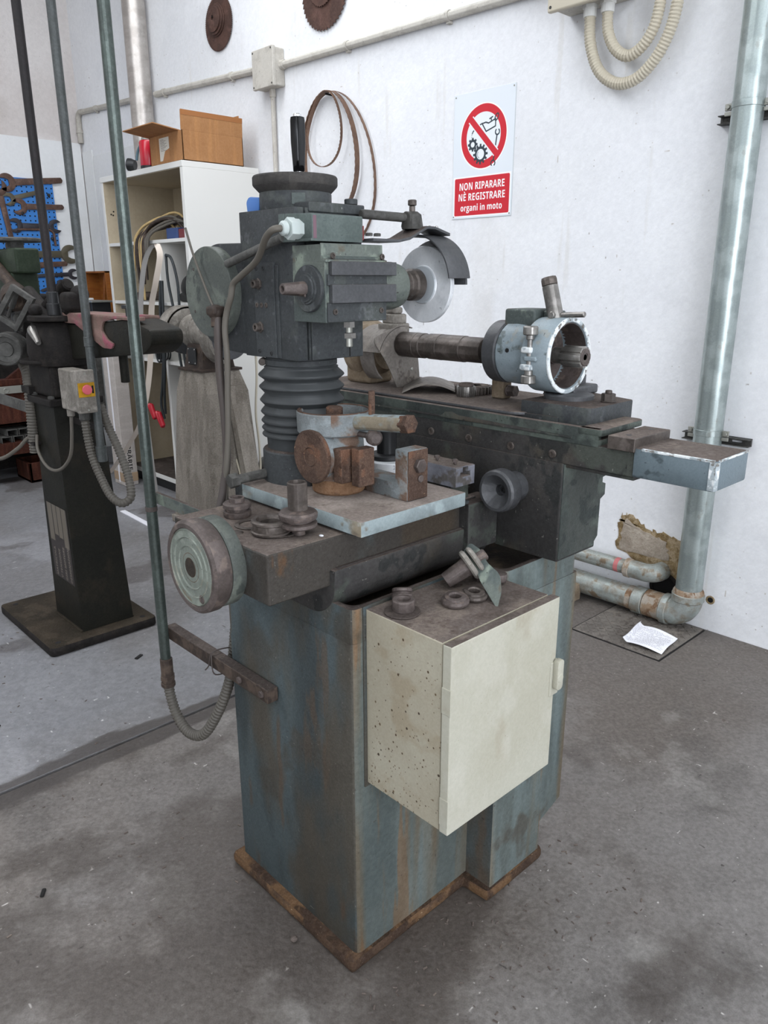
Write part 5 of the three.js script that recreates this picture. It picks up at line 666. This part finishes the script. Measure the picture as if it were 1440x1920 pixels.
  const p2 = T('conduit_pole', 'grey steel conduit pole between the dark bar and the front pipe', 'pole', [-1.776, .6, -.3]);
  P(p2, 'pole', M.poleGrey, [CY([-1.776, .84, -.3], 'y', .0155, 3.76, .001, 20)]); P(p2, 'coupling', M.poleGrey, [CY([-1.776, .84, -.3], 'y', .02, .06)]); P(p2, 'coupling', M.poleGrey, [CY([-1.776, 1.27, -.3], 'y', .018, .035)]); P(p2, 'bracket', M.cast, [B(-2.06, -1.776, .95, .975, -.32, -.31, .002)]);
}
// ---------- bench grinder on its stone-coloured stand ----------
{
  const t = T('pedestal_grinder', 'dusty double wheel grinder on a tapered grey stand in front of the shelf', 'bench grinder', [-3.35, 0, -1.7]); t.position.add(V(.2, 0, .12));
  const pr = (b, m, y0, y1) => { const v = [], g = new THREE.BufferGeometry(), q = (a, y) => [a[0], y, a[1]]; for (let i = 0; i < 4; i++) { const j = (i + 1) % 4; v.push(...q(b[i], y0), ...q(b[j], y0), ...q(m[j], y1), ...q(b[i], y0), ...q(m[j], y1), ...q(m[i], y1)); } v.push(...q(m[0], y1), ...q(m[1], y1), ...q(m[2], y1), ...q(m[0], y1), ...q(m[2], y1), ...q(m[3], y1)); g.setAttribute('position', new THREE.Float32BufferAttribute(v, 3)); g.computeVertexNormals(); return g; };
  const sq = (x, z, a, b) => [[x - a, z + b], [x + a, z + b], [x + a, z - b], [x - a, z - b]];
  P(t, 'stand', M.stone, [pr(sq(-3.33, -1.72, .22, .2), sq(-3.29, -1.70, .165, .15), .05, .86), pr(sq(-3.29, -1.70, .165, .15), sq(-3.285, -1.69, .125, .125), .86, .985), B(-3.57, -3.09, 0, .05, -1.94, -1.5, .01)]);
  P(t, 'top_plate', M.brownPaint, [B(-3.42, -3.145, .985, 1.0, -1.83, -1.55, .003)]);
  const nk = P(t, 'neck', M.brownPaint, [pr(sq(-3.285, -1.69, .105, .11), sq(-3.285, -1.69, .085, .09), 1.0, 1.14)]); P(nk, 'switch', M.black, [B(-3.34, -3.25, 1.02, 1.12, -1.588, -1.578, .003)]); for (const [x, y] of [[-3.33, 1.03], [-3.26, 1.03], [-3.33, 1.11], [-3.26, 1.11]]) P(nk, 'screw', M.bright, [CY([x, y, -1.579], 'z', .005, .003, .0005, 10)]);
  P(t, 'motor', M.greyDusty, [L([-3.50, 1.205, -1.69], 'x', [[0, 0], [.055, 0], [.075, .03], [.10, .05], [.105, .08], [.105, .16], [.097, .162], [.097, .30], [.105, .302], [.1, .37], [.06, .41], [0, .41]], 36)]);
  for (const [x, l] of [[-3.56, 'left'], [-3.06, 'right']]) P(t, 'wheel', M.guard, [CY([x - .02, 1.19, -1.69], 'x', .13, .045, .004, 44), CY([x - .03, 1.19, -1.69], 'x', .035, .06)]);
  P(t, 'wheel_hood', M.greyDusty, [EX('x', [...circ(1.69, 1.19, .165, 26, .3, Math.PI * .98), ...circ(1.69, 1.19, .145, 26, Math.PI * .98, .3)].map(([a, b]) => [-a, b]), -3.60, -3.50, .003), EX('x', [...circ(1.69, 1.19, .16, 26, .3, Math.PI * .98), [1.6, 1.19]].map(([a, b]) => [-a, b]), -3.51, -3.50, .001)]);
  P(t, 'wheel_hood', M.greyDusty, [EX('x', [...circ(1.69, 1.19, .165, 26, .2, Math.PI * 1.35), ...circ(1.69, 1.19, .145, 26, Math.PI * 1.35, .2)].map(([a, b]) => [-a, b]), -3.11, -3.0, .003)]);
  P(t, 'tool_rest', M.brownPaint, [B(-3.62, -3.50, 1.15, 1.17, -1.56, -1.50, .003), ROD([-3.70, 1.205, -1.60], [-3.5, 1.205, -1.58], .006)]);
  P(t, 'leg_brace', M.stone, [pr([[-3.02, -1.75], [-2.95, -1.75], [-2.95, -1.85], [-3.02, -1.85]], [[-3.14, -1.7], [-3.10, -1.7], [-3.10, -1.8], [-3.14, -1.8]], 0, .9)]);
  T1('power_cable', 'thin pale cable hanging from the pedestal grinder down to the floor', 'cable', M.conduitBeige, [TU([[-3.12, 1.05, -1.62], [-3.08, .88, -1.6], [-2.98, .6, -1.6], [-2.90, .38, -1.62], [-2.86, .2, -1.62], [-2.80, .05, -1.65], [-2.72, .012, -1.7]], .007, 60, 8)], [-3.0, .5, -1.6]);
  T1('power_cable', 'second thin pale cable hanging against the white side of the shelf', 'cable', M.conduitBeige, [TU([[-2.93, 1.15, -1.80], [-2.93, .95, -1.80], [-2.96, .7, -1.80], [-2.97, .5, -1.82], [-2.95, .3, -1.8], [-2.92, .1, -1.7]], .007, 60, 8)], [-2.95, .6, -1.8]);
  for (let i = 0; i < 3; i++) T1('steel_tube', ['lowest dark steel tube lying against the shelf behind the bellows', 'second dark steel tube of the stack behind the bellows', 'topmost dark steel tube of the stack behind the bellows'][i], 'tube', M.castGrey, [ROD([-3.40, .055 + i * .1, -2.12 - i * .01], [-1.9, .055 + i * .1, -2.16 - i * .01], .05, .003, 24)], [-2.7, .055 + i * .1, -2.14], 'steel tubes stacked at the wall');
}
// ---------- tall shelf ----------
{
  const x0 = -4.67, x1 = -3.5, z0 = -1.72, z1 = -2.28, H = 2.17, th = .035;
  const t = T('shelf_cabinet', 'tall white open shelf cabinet against the back wall, cream inside', 'shelf', [-4.08, 0, -2.0]);
  P(t, 'side_panel', M.laminate, [B(x0, x0 + th, .08, H, z1, z0, .002)]); P(t, 'side_panel', M.laminate, [B(x1 - th, x1, .08, H, z1, z0, .002)]);
  P(t, 'top_panel', M.laminate, [B(x0, x1, H, H + th, z1, z0 + .003, .002)]); P(t, 'back_panel', M.laminateIn, [B(x0 + .01, x1 - .01, .08, H, z1, z1 + .01, .001)]);
  P(t, 'lining', M.laminateIn, [B(x0 + th, x0 + th + .003, .1, H - .002, z1 + .01, z0 - .002, .001), B(x1 - th - .003, x1 - th, .1, H - .002, z1 + .01, z0 - .002, .001), B(x0 + th, x1 - th, H - .004, H - .001, z1 + .01, z0 - .002, .001)]);
  P(t, 'plinth', M.black, [B(x0 + .01, x1 - .01, 0, .08, z1 + .02, z0 - .03, .002)]); P(t, 'bottom_board', [M.laminate, M.dustDark], [B(x0, x1, .08, .115, z1, z0, .002)]);
  for (const y of [1.76, 1.36, .965]) { const s = P(t, 'shelf_board', M.laminate, [B(x0 + th, x1 - th, y - .022, y, z1 + .02, z0 - .004, .002)]); }
  P(t, 'drill_mark', M.cast, [[-4.63, 1.98], [-4.625, 1.955], [-4.61, 1.96]].map(([x, y]) => CY([-4.635 + .0031, y, x + 2.85], 'x', .006, .002, .0005, 10)));
  P(t, 'divider', M.laminate, [B(-3.93, -3.90, .115, 1.74, z1 + .02, z0 - .006, .002)]);
  // on top
  const b = T('cardboard_box', 'open brown cardboard box with raised flaps on top of the white shelf', 'cardboard box', [-3.7, H + th, -1.97]);
  const bx0 = -3.92, bx1 = -3.505, by = H + th + .001, bh = .17, bz0 = -1.735, bz1 = -2.17, k = .006;
  P(b, 'wall', M.card, [B(bx0, bx1, by, by + bh, bz0 - k, bz0, .001)]); P(b, 'wall', M.card, [B(bx1 - k, bx1, by, by + bh, bz1, bz0, .001)]); P(b, 'wall', M.card, [B(bx0, bx0 + k, by, by + bh, bz1, bz0, .001)]); P(b, 'wall', M.cardDark, [B(bx0, bx1, by, by + bh, bz1, bz1 + k, .001)]); P(b, 'bottom', M.card, [B(bx0, bx1, by, by + k, bz1, bz0, .001)]);
  P(b, 'flap', M.card, [rotAbout(B(bx1 - k, bx1, by + bh, by + bh + .11, bz1, bz0 + .004, .001), [bx1, by + bh, -1.95], 'z', -.05)], { label: 'tall raised side flap' });
  P(b, 'flap', M.card, [rotAbout(B(bx0 - .02, bx1 - .04, by + bh, by + bh + k, bz0 - .01, bz0 + .17, .001), [bx0, by + bh, bz0], 'x', -.12)], { label: 'front flap bent outward' });
  P(b, 'flap', M.card, [rotAbout(B(bx0, bx1 - .02, by + bh, by + bh + .13, bz1, bz1 + k, .001), [bx0, by + bh, bz1], 'x', .05)]);
  P(b, 'tape', M.tapeBrown, [rotAbout(B(bx1 - .0005, bx1 + .0012, by + bh + .083, by + bh + .112, bz1, bz0 + .004, .0004), [bx1, by + bh, -1.95], 'z', -.05)]);
  P(b, 'tape', M.tape, [rotAbout(B(bx0 + .04, bx1 - .06, by + bh + .0, by + bh + .1, bz1 + k, bz1 + k + .002, .0005), [bx0, by + bh, bz1], 'x', .05)]);
  P(b, 'paper_label', new THREE.MeshStandardMaterial({ roughness: .7, map: ctex(256, 400, (c) => { c.fillStyle = '#cfc9bd'; c.fillRect(0, 0, 256, 400); c.fillStyle = '#57524a'; for (let i = 0; i < 9; i++) c.fillRect(30, 30 + i * 24, 90 + (i * 53) % 90, 7); c.fillStyle = '#a97546'; c.beginPath(); c.moveTo(256, 200); c.lineTo(140, 240); c.lineTo(70, 400); c.lineTo(256, 400); c.fill(); }) }), [quad([-3.73, by + .085, bz0 + .0012], [.062, 0, 0], [0, .066, 0])], { uv: true });
  const can = T('spray_can', 'red and white cylindrical can beside the cardboard box on the shelf', 'can', [-4.03, H + th, -1.78]);
  P(can, 'body', new THREE.MeshStandardMaterial({ roughness: .25, map: ctex(256, 256, (c) => { c.fillStyle = '#b3182c'; c.fillRect(0, 0, 256, 256); c.strokeStyle = '#e6d9da'; c.lineWidth = 9; for (const [a, y] of [[20, 60], [120, 90], [60, 150], [150, 190]]) { c.beginPath(); c.moveTo(a, y); c.lineTo(a + 60, y - 34); c.stroke(); } }) }), [L([-4.03, by, -1.78], 'y', [[0, 0], [.055, 0], [.056, .004], [.056, .16], [.05, .172], [0, .172]], 36)]);
  P(can, 'base_band', M.black, [RG([-4.03, by, -1.78], 'y', .05, .0572, .02)]); P(can, 'cap', M.zinc, [CY([-4.03, by + .172, -1.78], 'y', .04, .02, .004)]);
  const hd = T('ear_defender', 'dark ear defender with a curved band left of the red can', 'ear defenders', [-4.14, H + th, -1.77]);
  P(hd, 'cup', M.black, [L([-4.19, by + .04, -1.76], [-.8, .1, .6], [[0, 0], [.03, 0], [.04, .03], [.04, .05], [.03, .056], [0, .05]], 28)]); P(hd, 'cup', M.black, [SP([-4.10, by + .035, -1.80], .035)]); P(hd, 'band', plain('#46606a', .5), [TU([[-4.185, by + .07, -1.77], [-4.18, by + .12, -1.78], [-4.15, by + .16, -1.79], [-4.11, by + .15, -1.80], [-4.10, by + .07, -1.80]], .009, 30, 8)]);
  // on the shelves
  const y = 1.7605;
  T1('storage_bin', 'small blue plastic bin at the right end of the upper shelf', 'bin', M.blueBin, [B(-3.86, -3.71, y, y + .07, -1.94, -1.77, .006)], [-3.8, y, -1.85]);
  T1('storage_bin', 'small red plastic bin next to the blue one on the upper shelf', 'bin', M.redDull, [B(-3.70, -3.56, y, y + .06, -1.94, -1.77, .006)], [-3.63, y, -1.85]);
  T1('green_box', 'dark green box behind the bins on the upper shelf', 'box', M.greenBin, [B(-3.80, -3.58, y, y + .13, -2.12, -1.97, .01)], [-3.7, y, -2.05]);
  const ropes = ['cream', 'brown', 'grey']; [[M.rope, .008, 0], [M.brownPaint, .010, 1], [M.cable, .009, 2]].forEach(([m, r, i]) => { const g = [], q = rng(20 + i); for (let k = 0; k < 6; k++) { const a = -4.02 + i * .05 + q() * .12, h = .1 + q() * .08, z = -1.74 - q() * .2, d = .1 + q() * (i === 0 ? .3 : .2); g.push(TU([[a + .18, y + .03, z - .1], [a + .08, y + h, z - .04], [a - .06, y + h * .8, z + .03], [a - .13 - q() * .05, y + .02, -1.70], [a - .14 - q() * .06, y - d, -1.69]], r, 36, 8)); } T1('cable_bundle', `${ropes[i]} cables in the tangle spilling over the upper shelf edge`, 'cables', m, g, [-4.0, y, -1.8], 'cables on the upper shelf'); });
  // sanding belts and cables hanging in front
  const belt = (pts, w, d) => { const cv = curve(pts), n = 70, p = [], idx = []; for (let i = 0; i <= n; i++) { const c = cv.getPointAt(i / n); for (const s of [-1, 1]) p.push(c.x + d[0] * w * s, c.y + d[1] * w * s, c.z + d[2] * w * s); } for (let i = 0; i < n; i++) { const q = 2 * i; idx.push(q, q + 1, q + 2, q + 1, q + 3, q + 2); } const g = new THREE.BufferGeometry(); g.setAttribute('position', new THREE.Float32BufferAttribute(p, 3)); g.setIndex(idx); g.computeVertexNormals(); const b = g.clone().translate(.002, 0, -.002); const ar = Array.from(b.index.array); for (let i = 0; i < ar.length; i += 3) [ar[i], ar[i + 1]] = [ar[i + 1], ar[i]]; b.setIndex(ar); b.computeVertexNormals(); return [clean(g), clean(b)]; };
  T1('steel_band', 'long pale steel band looped over a hook in front of the shelf', 'band', M.bandGrey, belt([[-3.80, .02, -1.50], [-3.81, .36, -1.49], [-3.81, .8, -1.48], [-3.79, 1.15, -1.49], [-3.76, 1.4, -1.50], [-3.66, 1.62, -1.50], [-3.56, 1.70, -1.50], [-3.49, 1.715, -1.50]], .022, [.35, 0, .93]), [-3.8, 1, -1.5]);
  T1('steel_band', 'cream returning half of the looped band, on its right side', 'band', M.bandPale, belt([[-3.49, 1.715, -1.50], [-3.46, 1.66, -1.5], [-3.52, 1.50, -1.49], [-3.62, 1.36, -1.5], [-3.70, 1.1, -1.51], [-3.78, .82, -1.50], [-3.90, .56, -1.48], [-4.10, .39, -1.48], [-4.28, .25, -1.48], [-4.50, .10, -1.48]], .017, [.5, 0, -.86]), [-3.7, 1, -1.5]);
  T1('wooden_peg', 'short brown round peg with a dark tip sticking out in front of the shelf', 'peg', M.brownPaint, [ROD([-4.24, 1.395, -1.72], [-3.93, 1.40, -1.85], .03, .006), CY([-4.255, 1.395, -1.714], [1, 0, -.4], .022, .02)], [-4.1, 1.395, -1.78]);
  T1('dark_bag', 'dark bag standing on the middle shelf behind the hanging cables', 'bag', M.black, [SP([-3.78, 1.45, -1.9], .1, 1, .95, .8), B(-3.87, -3.7, 1.361, 1.42, -1.97, -1.83, .02)], [-3.78, 1.36, -1.9]);
  T1('hanging_cable', 'black cable hanging in a long loop before the shelf divider', 'cable', M.cableDark, [TU([[-3.74, 1.66, -1.69], [-3.66, 1.64, -1.68], [-3.60, 1.5, -1.68], [-3.60, 1.25, -1.68], [-3.58, 1.0, -1.68], [-3.56, .85, -1.69]], .009, 60, 8), TU([[-3.74, 1.66, -1.69], [-3.72, 1.5, -1.68], [-3.66, 1.25, -1.68], [-3.64, 1.0, -1.68], [-3.6, .8, -1.69]], .009, 60, 8)], [-3.65, 1.2, -1.68]);
  T1('hanging_cable', 'black twin cable hanging left of the grinder wheel down to the red clamps', 'cable', M.cableDark, [TU([[-3.86, 1.5, -1.70], [-3.88, 1.3, -1.69], [-3.87, 1.0, -1.68], [-3.92, .8, -1.68], [-3.96, .66, -1.68], [-3.95, .56, -1.69]], .01, 60, 8), TU([[-3.84, 1.5, -1.70], [-3.85, 1.2, -1.69], [-3.86, .95, -1.68], [-3.90, .75, -1.68], [-3.93, .6, -1.69]], .01, 60, 8)], [-3.9, 1.0, -1.68]);
  const coil = []; for (let i = 0; i < 5; i++) coil.push(TU(circ(0, 0, 1, 16).slice(0, 16).map(([a, b]) => [-4.0 + a * (.14 - i * .01), 1.02 + b * (.06 + i * .008) + i * .006, -1.76 + a * .03 + i * .012]), .006, 50, 6, true));
  T1('wire_coil', 'coil of thin dark wire lying on the lower shelf', 'wire', M.cableDark, coil, [-4, .97, -1.75]);
  for (const [i, x, yy, a, l] of [[0, -4.09, .60, .7, 'upper'], [1, -3.98, .555, .1, 'lower']]) T1('jumper_clamp', `${l} red-handled clamp hanging in the dark lower part of the shelf`, 'clamp', M.red, [ROD([x - .03 * Math.cos(a) * 1.5, yy + .05, -1.67], [x + .04, yy - .05, -1.67], .018, .006), ROD([x + .01, yy + .055, -1.66], [x + .045, yy - .045, -1.67], .016, .006)], [x, yy, -1.67]);
  T1('battery_charger', 'dark wheeled battery charger in the bottom of the shelf', 'charger', M.black, [EX('x', RP([[-1.75, .14], [-2.1, .14], [-2.1, .62], [-1.98, .62]], .02), -3.88, -3.62, .01), CY([-3.895, .172, -1.8], 'x', .055, .025)], [-3.75, .12, -1.9]);
  // long carton
  const c = T('long_carton', 'tall narrow white carton with black lettering leaning at the shelf corner', 'carton', [-4.48, 0, -1.6]);
  const cb = B(-4.58, -4.40, .001, 1.06, -1.66, -1.555, .004); P(c, 'carton', M.greyDusty && grime(.5, '#b9b2ac', [['#aaa29b', 3, 20, .5, .2, .5]], { r: .85, size: 256, grain: 6 }), [cb]);
  P(c, 'printed_word', new THREE.MeshStandardMaterial({ roughness: .85, map: ctex(128, 512, (x, W, H) => { x.fillStyle = '#b9b2ac'; x.fillRect(0, 0, W, H); x.fillStyle = '#1b1a1a'; x.save(); x.translate(30, 14); x.rotate(Math.PI / 2); x.font = 'bold 96px sans-serif'; const w = x.measureText('PRÄRIE').width; x.scale(485 / w, 1); x.fillText('PRÄRIE', 0, 0); x.restore(); }) }), [quad([-4.3985, .215, -1.607], [0, 0, -.03], [0, .105, 0])], { uv: true });
  P(c, 'edge_strip', M.paper, [B(-4.50, -4.482, .02, 1.0, -1.556, -1.552, .001)]); P(c, 'tape', M.tape, [B(-4.582, -4.398, .03, .10, -1.662, -1.553, .003)]); P(c, 'grip_hole', M.voidBlack, [L([-4.53, .34, -1.556], 'z', [[0, 0], [.024, 0], [.024, .0015], [0, .0015]], 20).scale(1, 1, 1)]);
}
// ---------- left wall: pegboard and spanners ----------
{
  const t = T('pegboard', 'blue perforated tool board on the white left wall', 'tool board', [-6.235, 1.3, -1.3]);
  P(t, 'board', M.blue.clone(), [B(-6.249, -6.233, 1.28, 2.345, -1.992, -.4, .003)]); t.children[0].material.color.set('#3277c0');
  const hg = new THREE.CylinderGeometry(.0065, .0065, .003, 8).rotateZ(Math.PI / 2), im = new THREE.InstancedMesh(clean(hg), M.voidBlack, 27 * 36), mt = new THREE.Matrix4(); let n = 0; for (let i = 0; i < 36; i++) for (let j = 0; j < 27; j++) im.setMatrixAt(n++, mt.makeTranslation(-6.2325 + 6.235, 1.30 + j * .039 - 1.3, -1.975 + i * .042 + 1.3)); im.name = 'perforation'; im.userData.kind = 'stuff'; t.add(im);
  // open spanner along local x, jaw at -x; then turned on the wall plane
  const spanner = (name, label, len, w, m, pos, ang, two) => {
    const jaw = (x, s, r) => [...circ(0, 0, r, 22, .62, 2 * Math.PI - .62).map(([a, b]) => [x - s * a, b * 1]), [x - s * r * .1, -r * .45], [x + s * r * .25, -r * .28], [x + s * r * .25, r * .28], [x - s * r * .1, r * .45]];
    const g = [EX('z', RP([[-len / 2, -w * .5], [len / 2, -w * .42], [len / 2 + .012, 0], [len / 2, w * .42], [-len / 2, w * .5]], .008), -.006, .006, .002), EX('z', jaw(-len / 2 - w * .9, 1, w * 1.35), -.007, .007, .002)];
    if (two) g.push(EX('z', jaw(len / 2 + w * .9, -1, w * 1.3), -.007, .007, .002));
    const o = T1(name, label, 'spanner', m, g, [0, 0, 0], 'spanners on the blue board'); o.rotation.set(0, Math.PI / 2, ang, 'YXZ'); o.position.set(-6.224, pos[0], pos[1]); return o;
  };
  spanner('spanner', 'long open-end spanner at the top right of the blue board', .42, .055, M.wrench, [2.325, -1.86], .11);
  spanner('spanner', 'slim pale spanner, second from the top of the board', .25, .04, M.wrenchOlive, [2.21, -1.76], .28);
  spanner('spanner', 'straight spanner with rounded end over the right edge of the board', .33, .05, M.wrench, [2.12, -1.89], .04);
  spanner('spanner', 'short thick spanner above the bent hexagon key', .26, .045, M.wrenchDark, [1.96, -1.80], .02, true);
  spanner('spanner', 'rusty spanner hanging upright at the left of the board', .38, .05, M.wrench, [2.02, -1.56], -1.45, true);
  spanner('spanner', 'large olive open-end spanner with its jaw past the board edge', .46, .06, M.wrenchOlive, [1.725, -1.79], .02 + Math.PI);
  spanner('spanner', 'brown flat bar spanner below the large olive one', .3, .05, M.wrench, [1.64, -1.88], .06);
  spanner('spanner', 'dark curved-jaw spanner low on the board', .3, .035, M.wrenchDark, [1.55, -1.90], .05 + Math.PI);
  spanner('spanner', 'small dark spanner at the bottom corner of the board', .16, .03, M.wrenchDark, [1.44, -1.86], .3 + Math.PI);
  T1('hexagon_key', 'bent rusty hexagon key on the right side of the blue board', 'key', M.wrench, [TU([[-6.224, 1.925, -1.64], [-6.224, 1.93, -1.8], [-6.224, 1.932, -1.91], [-6.224, 1.91, -1.945], [-6.224, 1.85, -1.95], [-6.224, 1.80, -1.952]], .011, 40, 6)], [-6.224, 1.9, -1.85]);
  [[2.22, -1.945, 'beside the slim pale spanner'], [1.86, -1.93, 'inside the bend of the hexagon key'], [2.06, -1.70, 'left of the straight spanner']].forEach(([y, z, l]) => T1('tool_hook', 'small black hook on the board ' + l, 'hook', M.black, [SP([-6.225, y, z], .014), ROD([-6.233, y - .01, z], [-6.21, y - .02, z], .005)], [-6.225, y, z]));
}
// ---------- far left corner ----------
{
  T1('bench', 'white low bench under the wooden tray in the far corner', 'bench', [M.board, M.dustDark], [B(-6.04, -5.02, 1.165, 1.195, -2.29, -1.75, .003), B(-6.03, -5.9, 0, 1.165, -2.28, -1.8, .003), B(-5.15, -5.03, 0, 1.165, -2.28, -1.8, .003), B(-6.03, -5.03, .12, 1.165, -2.29, -2.27, .002)], [-5.5, 0, -2.0]);
  const w = T('wooden_tray', 'orange varnished wooden drawer standing on end in the far corner', 'drawer', [-5.77, 1.195, -2.15]);
  P(w, 'bottom', M.oak, [B(-5.98, -5.55, 1.197, 1.58, -2.22, -2.205, .002)]); for (const [a, b, c, d] of [[-5.98, -5.965, 1.197, 1.58], [-5.565, -5.55, 1.197, 1.58], [-5.98, -5.55, 1.565, 1.58], [-5.98, -5.55, 1.197, 1.212]]) P(w, 'side', M.oak, [B(a, b, c, d, -2.22, -2.08, .002)]); P(w, 'strip', M.oak, [rotAbout(B(-5.72, -5.69, 1.2, 1.56, -2.2, -2.12, .002), [-5.7, 1.38, -2.16], 'z', -.25)]);
  T1('white_box', 'white boxy appliance left of the wooden drawer', 'box', M.board, [B(-5.95, -5.60, 1.197, 1.36, -1.98, -1.80, .006), B(-5.80, -5.795, 1.2, 1.355, -1.801, -1.797, .001)], [-5.77, 1.195, -1.9]);
  const e = T('power_supply', 'black open-frame electronic unit in front of the wooden drawer', 'electronics', [-5.4, 1.195, -1.9]); P(e, 'chassis', M.black, [B(-5.56, -5.28, 1.197, 1.33, -1.98, -1.82, .004)]); P(e, 'cover', M.zinc, [B(-5.58, -5.25, 1.33, 1.345, -2.0, -1.81, .003)]);
  for (let i = 0; i < 4; i++) P(e, 'rib', M.castGrey, [B(-5.55 + i * .07, -5.53 + i * .07, 1.2, 1.33, -1.822, -1.812, .002)]);
  // wooden crates and steel channels
  const cr = (name, label, x0, x1, y0, y1, z0, z1, m) => { const t = T(name, label, 'crate', [(x0 + x1) / 2, y0, (z0 + z1) / 2]), k = .02; P(t, 'side_board', m, [B(x1 - k, x1, y0, y1, z0, z1, .003)]); P(t, 'side_board', m, [B(x0, x0 + k, y0, y1, z0, z1, .003)]); P(t, 'end_board', m, [B(x0, x1, y0, y1, z1 - k, z1, .003)]); P(t, 'end_board', m, [B(x0, x1, y0, y1, z0, z0 + k, .003)]); P(t, 'bottom_board', m, [B(x0, x1, y0, y0 + k, z0, z1, .003)]); return t; };
  cr('wooden_crate', 'small reddish wooden crate on the floor under the plank', -5.3, -5.0, .002, .155, -1.42, -1.07, M.crate);
  cr('wooden_crate', 'large reddish wooden crate above the steel channels', -5.6, -5.02, .46, .71, -1.45, -.35, M.crate);
  const pl = T('shelf_plank', 'reddish wooden plank carrying steel channels at the lower left', 'plank', [-5.2, .24, -.9]); P(pl, 'plank', M.crate, [B(-5.6, -4.99, .24, .335, -1.5, -.3, .004)]); P(pl, 'post', M.crate, [B(-5.58, -5.5, 0, .24, -1.5, -1.42, .004)]); P(pl, 'post', M.crate, [B(-5.58, -5.5, 0, .24, -.5, -.42, .004)]);
  for (let i = 0; i < 5; i++) { const z = -1.11 + (i % 3) * .085, y = .3355 + Math.floor(i / 3) * .05, zz = z + (i > 2 ? .04 : 0); T1('steel_channel', ['rightmost grey steel channel on the plank', 'second grey steel channel on the plank', 'third grey steel channel on the plank', 'grey steel channel of the upper layer, right', 'grey steel channel of the upper layer, left'][i], 'channel', M.castGrey, [EX('x', [[zz - .038, y], [zz - .033, y], [zz - .033, y + .04], [zz + .033, y + .04], [zz + .033, y], [zz + .038, y], [zz + .038, y + .045], [zz - .038, y + .045]], -5.5, -5.0, .001)], [-5.25, y, zz], 'steel channels on the plank'); }
  T1('slotted_rail', 'grey steel rail crossing in front of the large crate', 'rail', M.zinc, [B(-5.0, -4.99, .70, .755, -1.5, -.2, .002), RG([-4.99, .725, -.98], 'x', .012, .02, .006)], [-5, .7, -.9]);
  const wd = T('tilted_board', 'reddish board standing slanted above the rail', 'board', [-5.1, .756, -1.1]); P(wd, 'board', M.crate, [EX('x', [[-1.16, .757], [-.95, .757], [-1.16, .90]], -5.1, -5.06, .002)]); P(wd, 'foot_board', M.crate, [B(-5.12, -5.02, .7565, .80, -1.2, -.95, .003)].map((g) => g.translate(0, .0, 0)));
  T1('dark_cabinet', 'dark metal cabinet against the left wall behind the sharpener', 'cabinet', M.cast, [B(-6.24, -5.65, 0, 1.10, -1.7, .6, .006), B(-5.652, -5.64, .05, 1.05, -1.68, -.6, .004), B(-5.652, -5.64, .05, 1.05, -.58, .55, .004)], [-5.95, 0, -.6]);
  T1('grey_sheet', 'grey stained metal sheet leaning between the sharpener and the white carton', 'sheet', M.castGrey, [B(-5.0, -4.98, .40, 1.15, -1.72, -1.45, .002)], [-5, .4, -1.6]);
}
renderer.render(scene, camera);
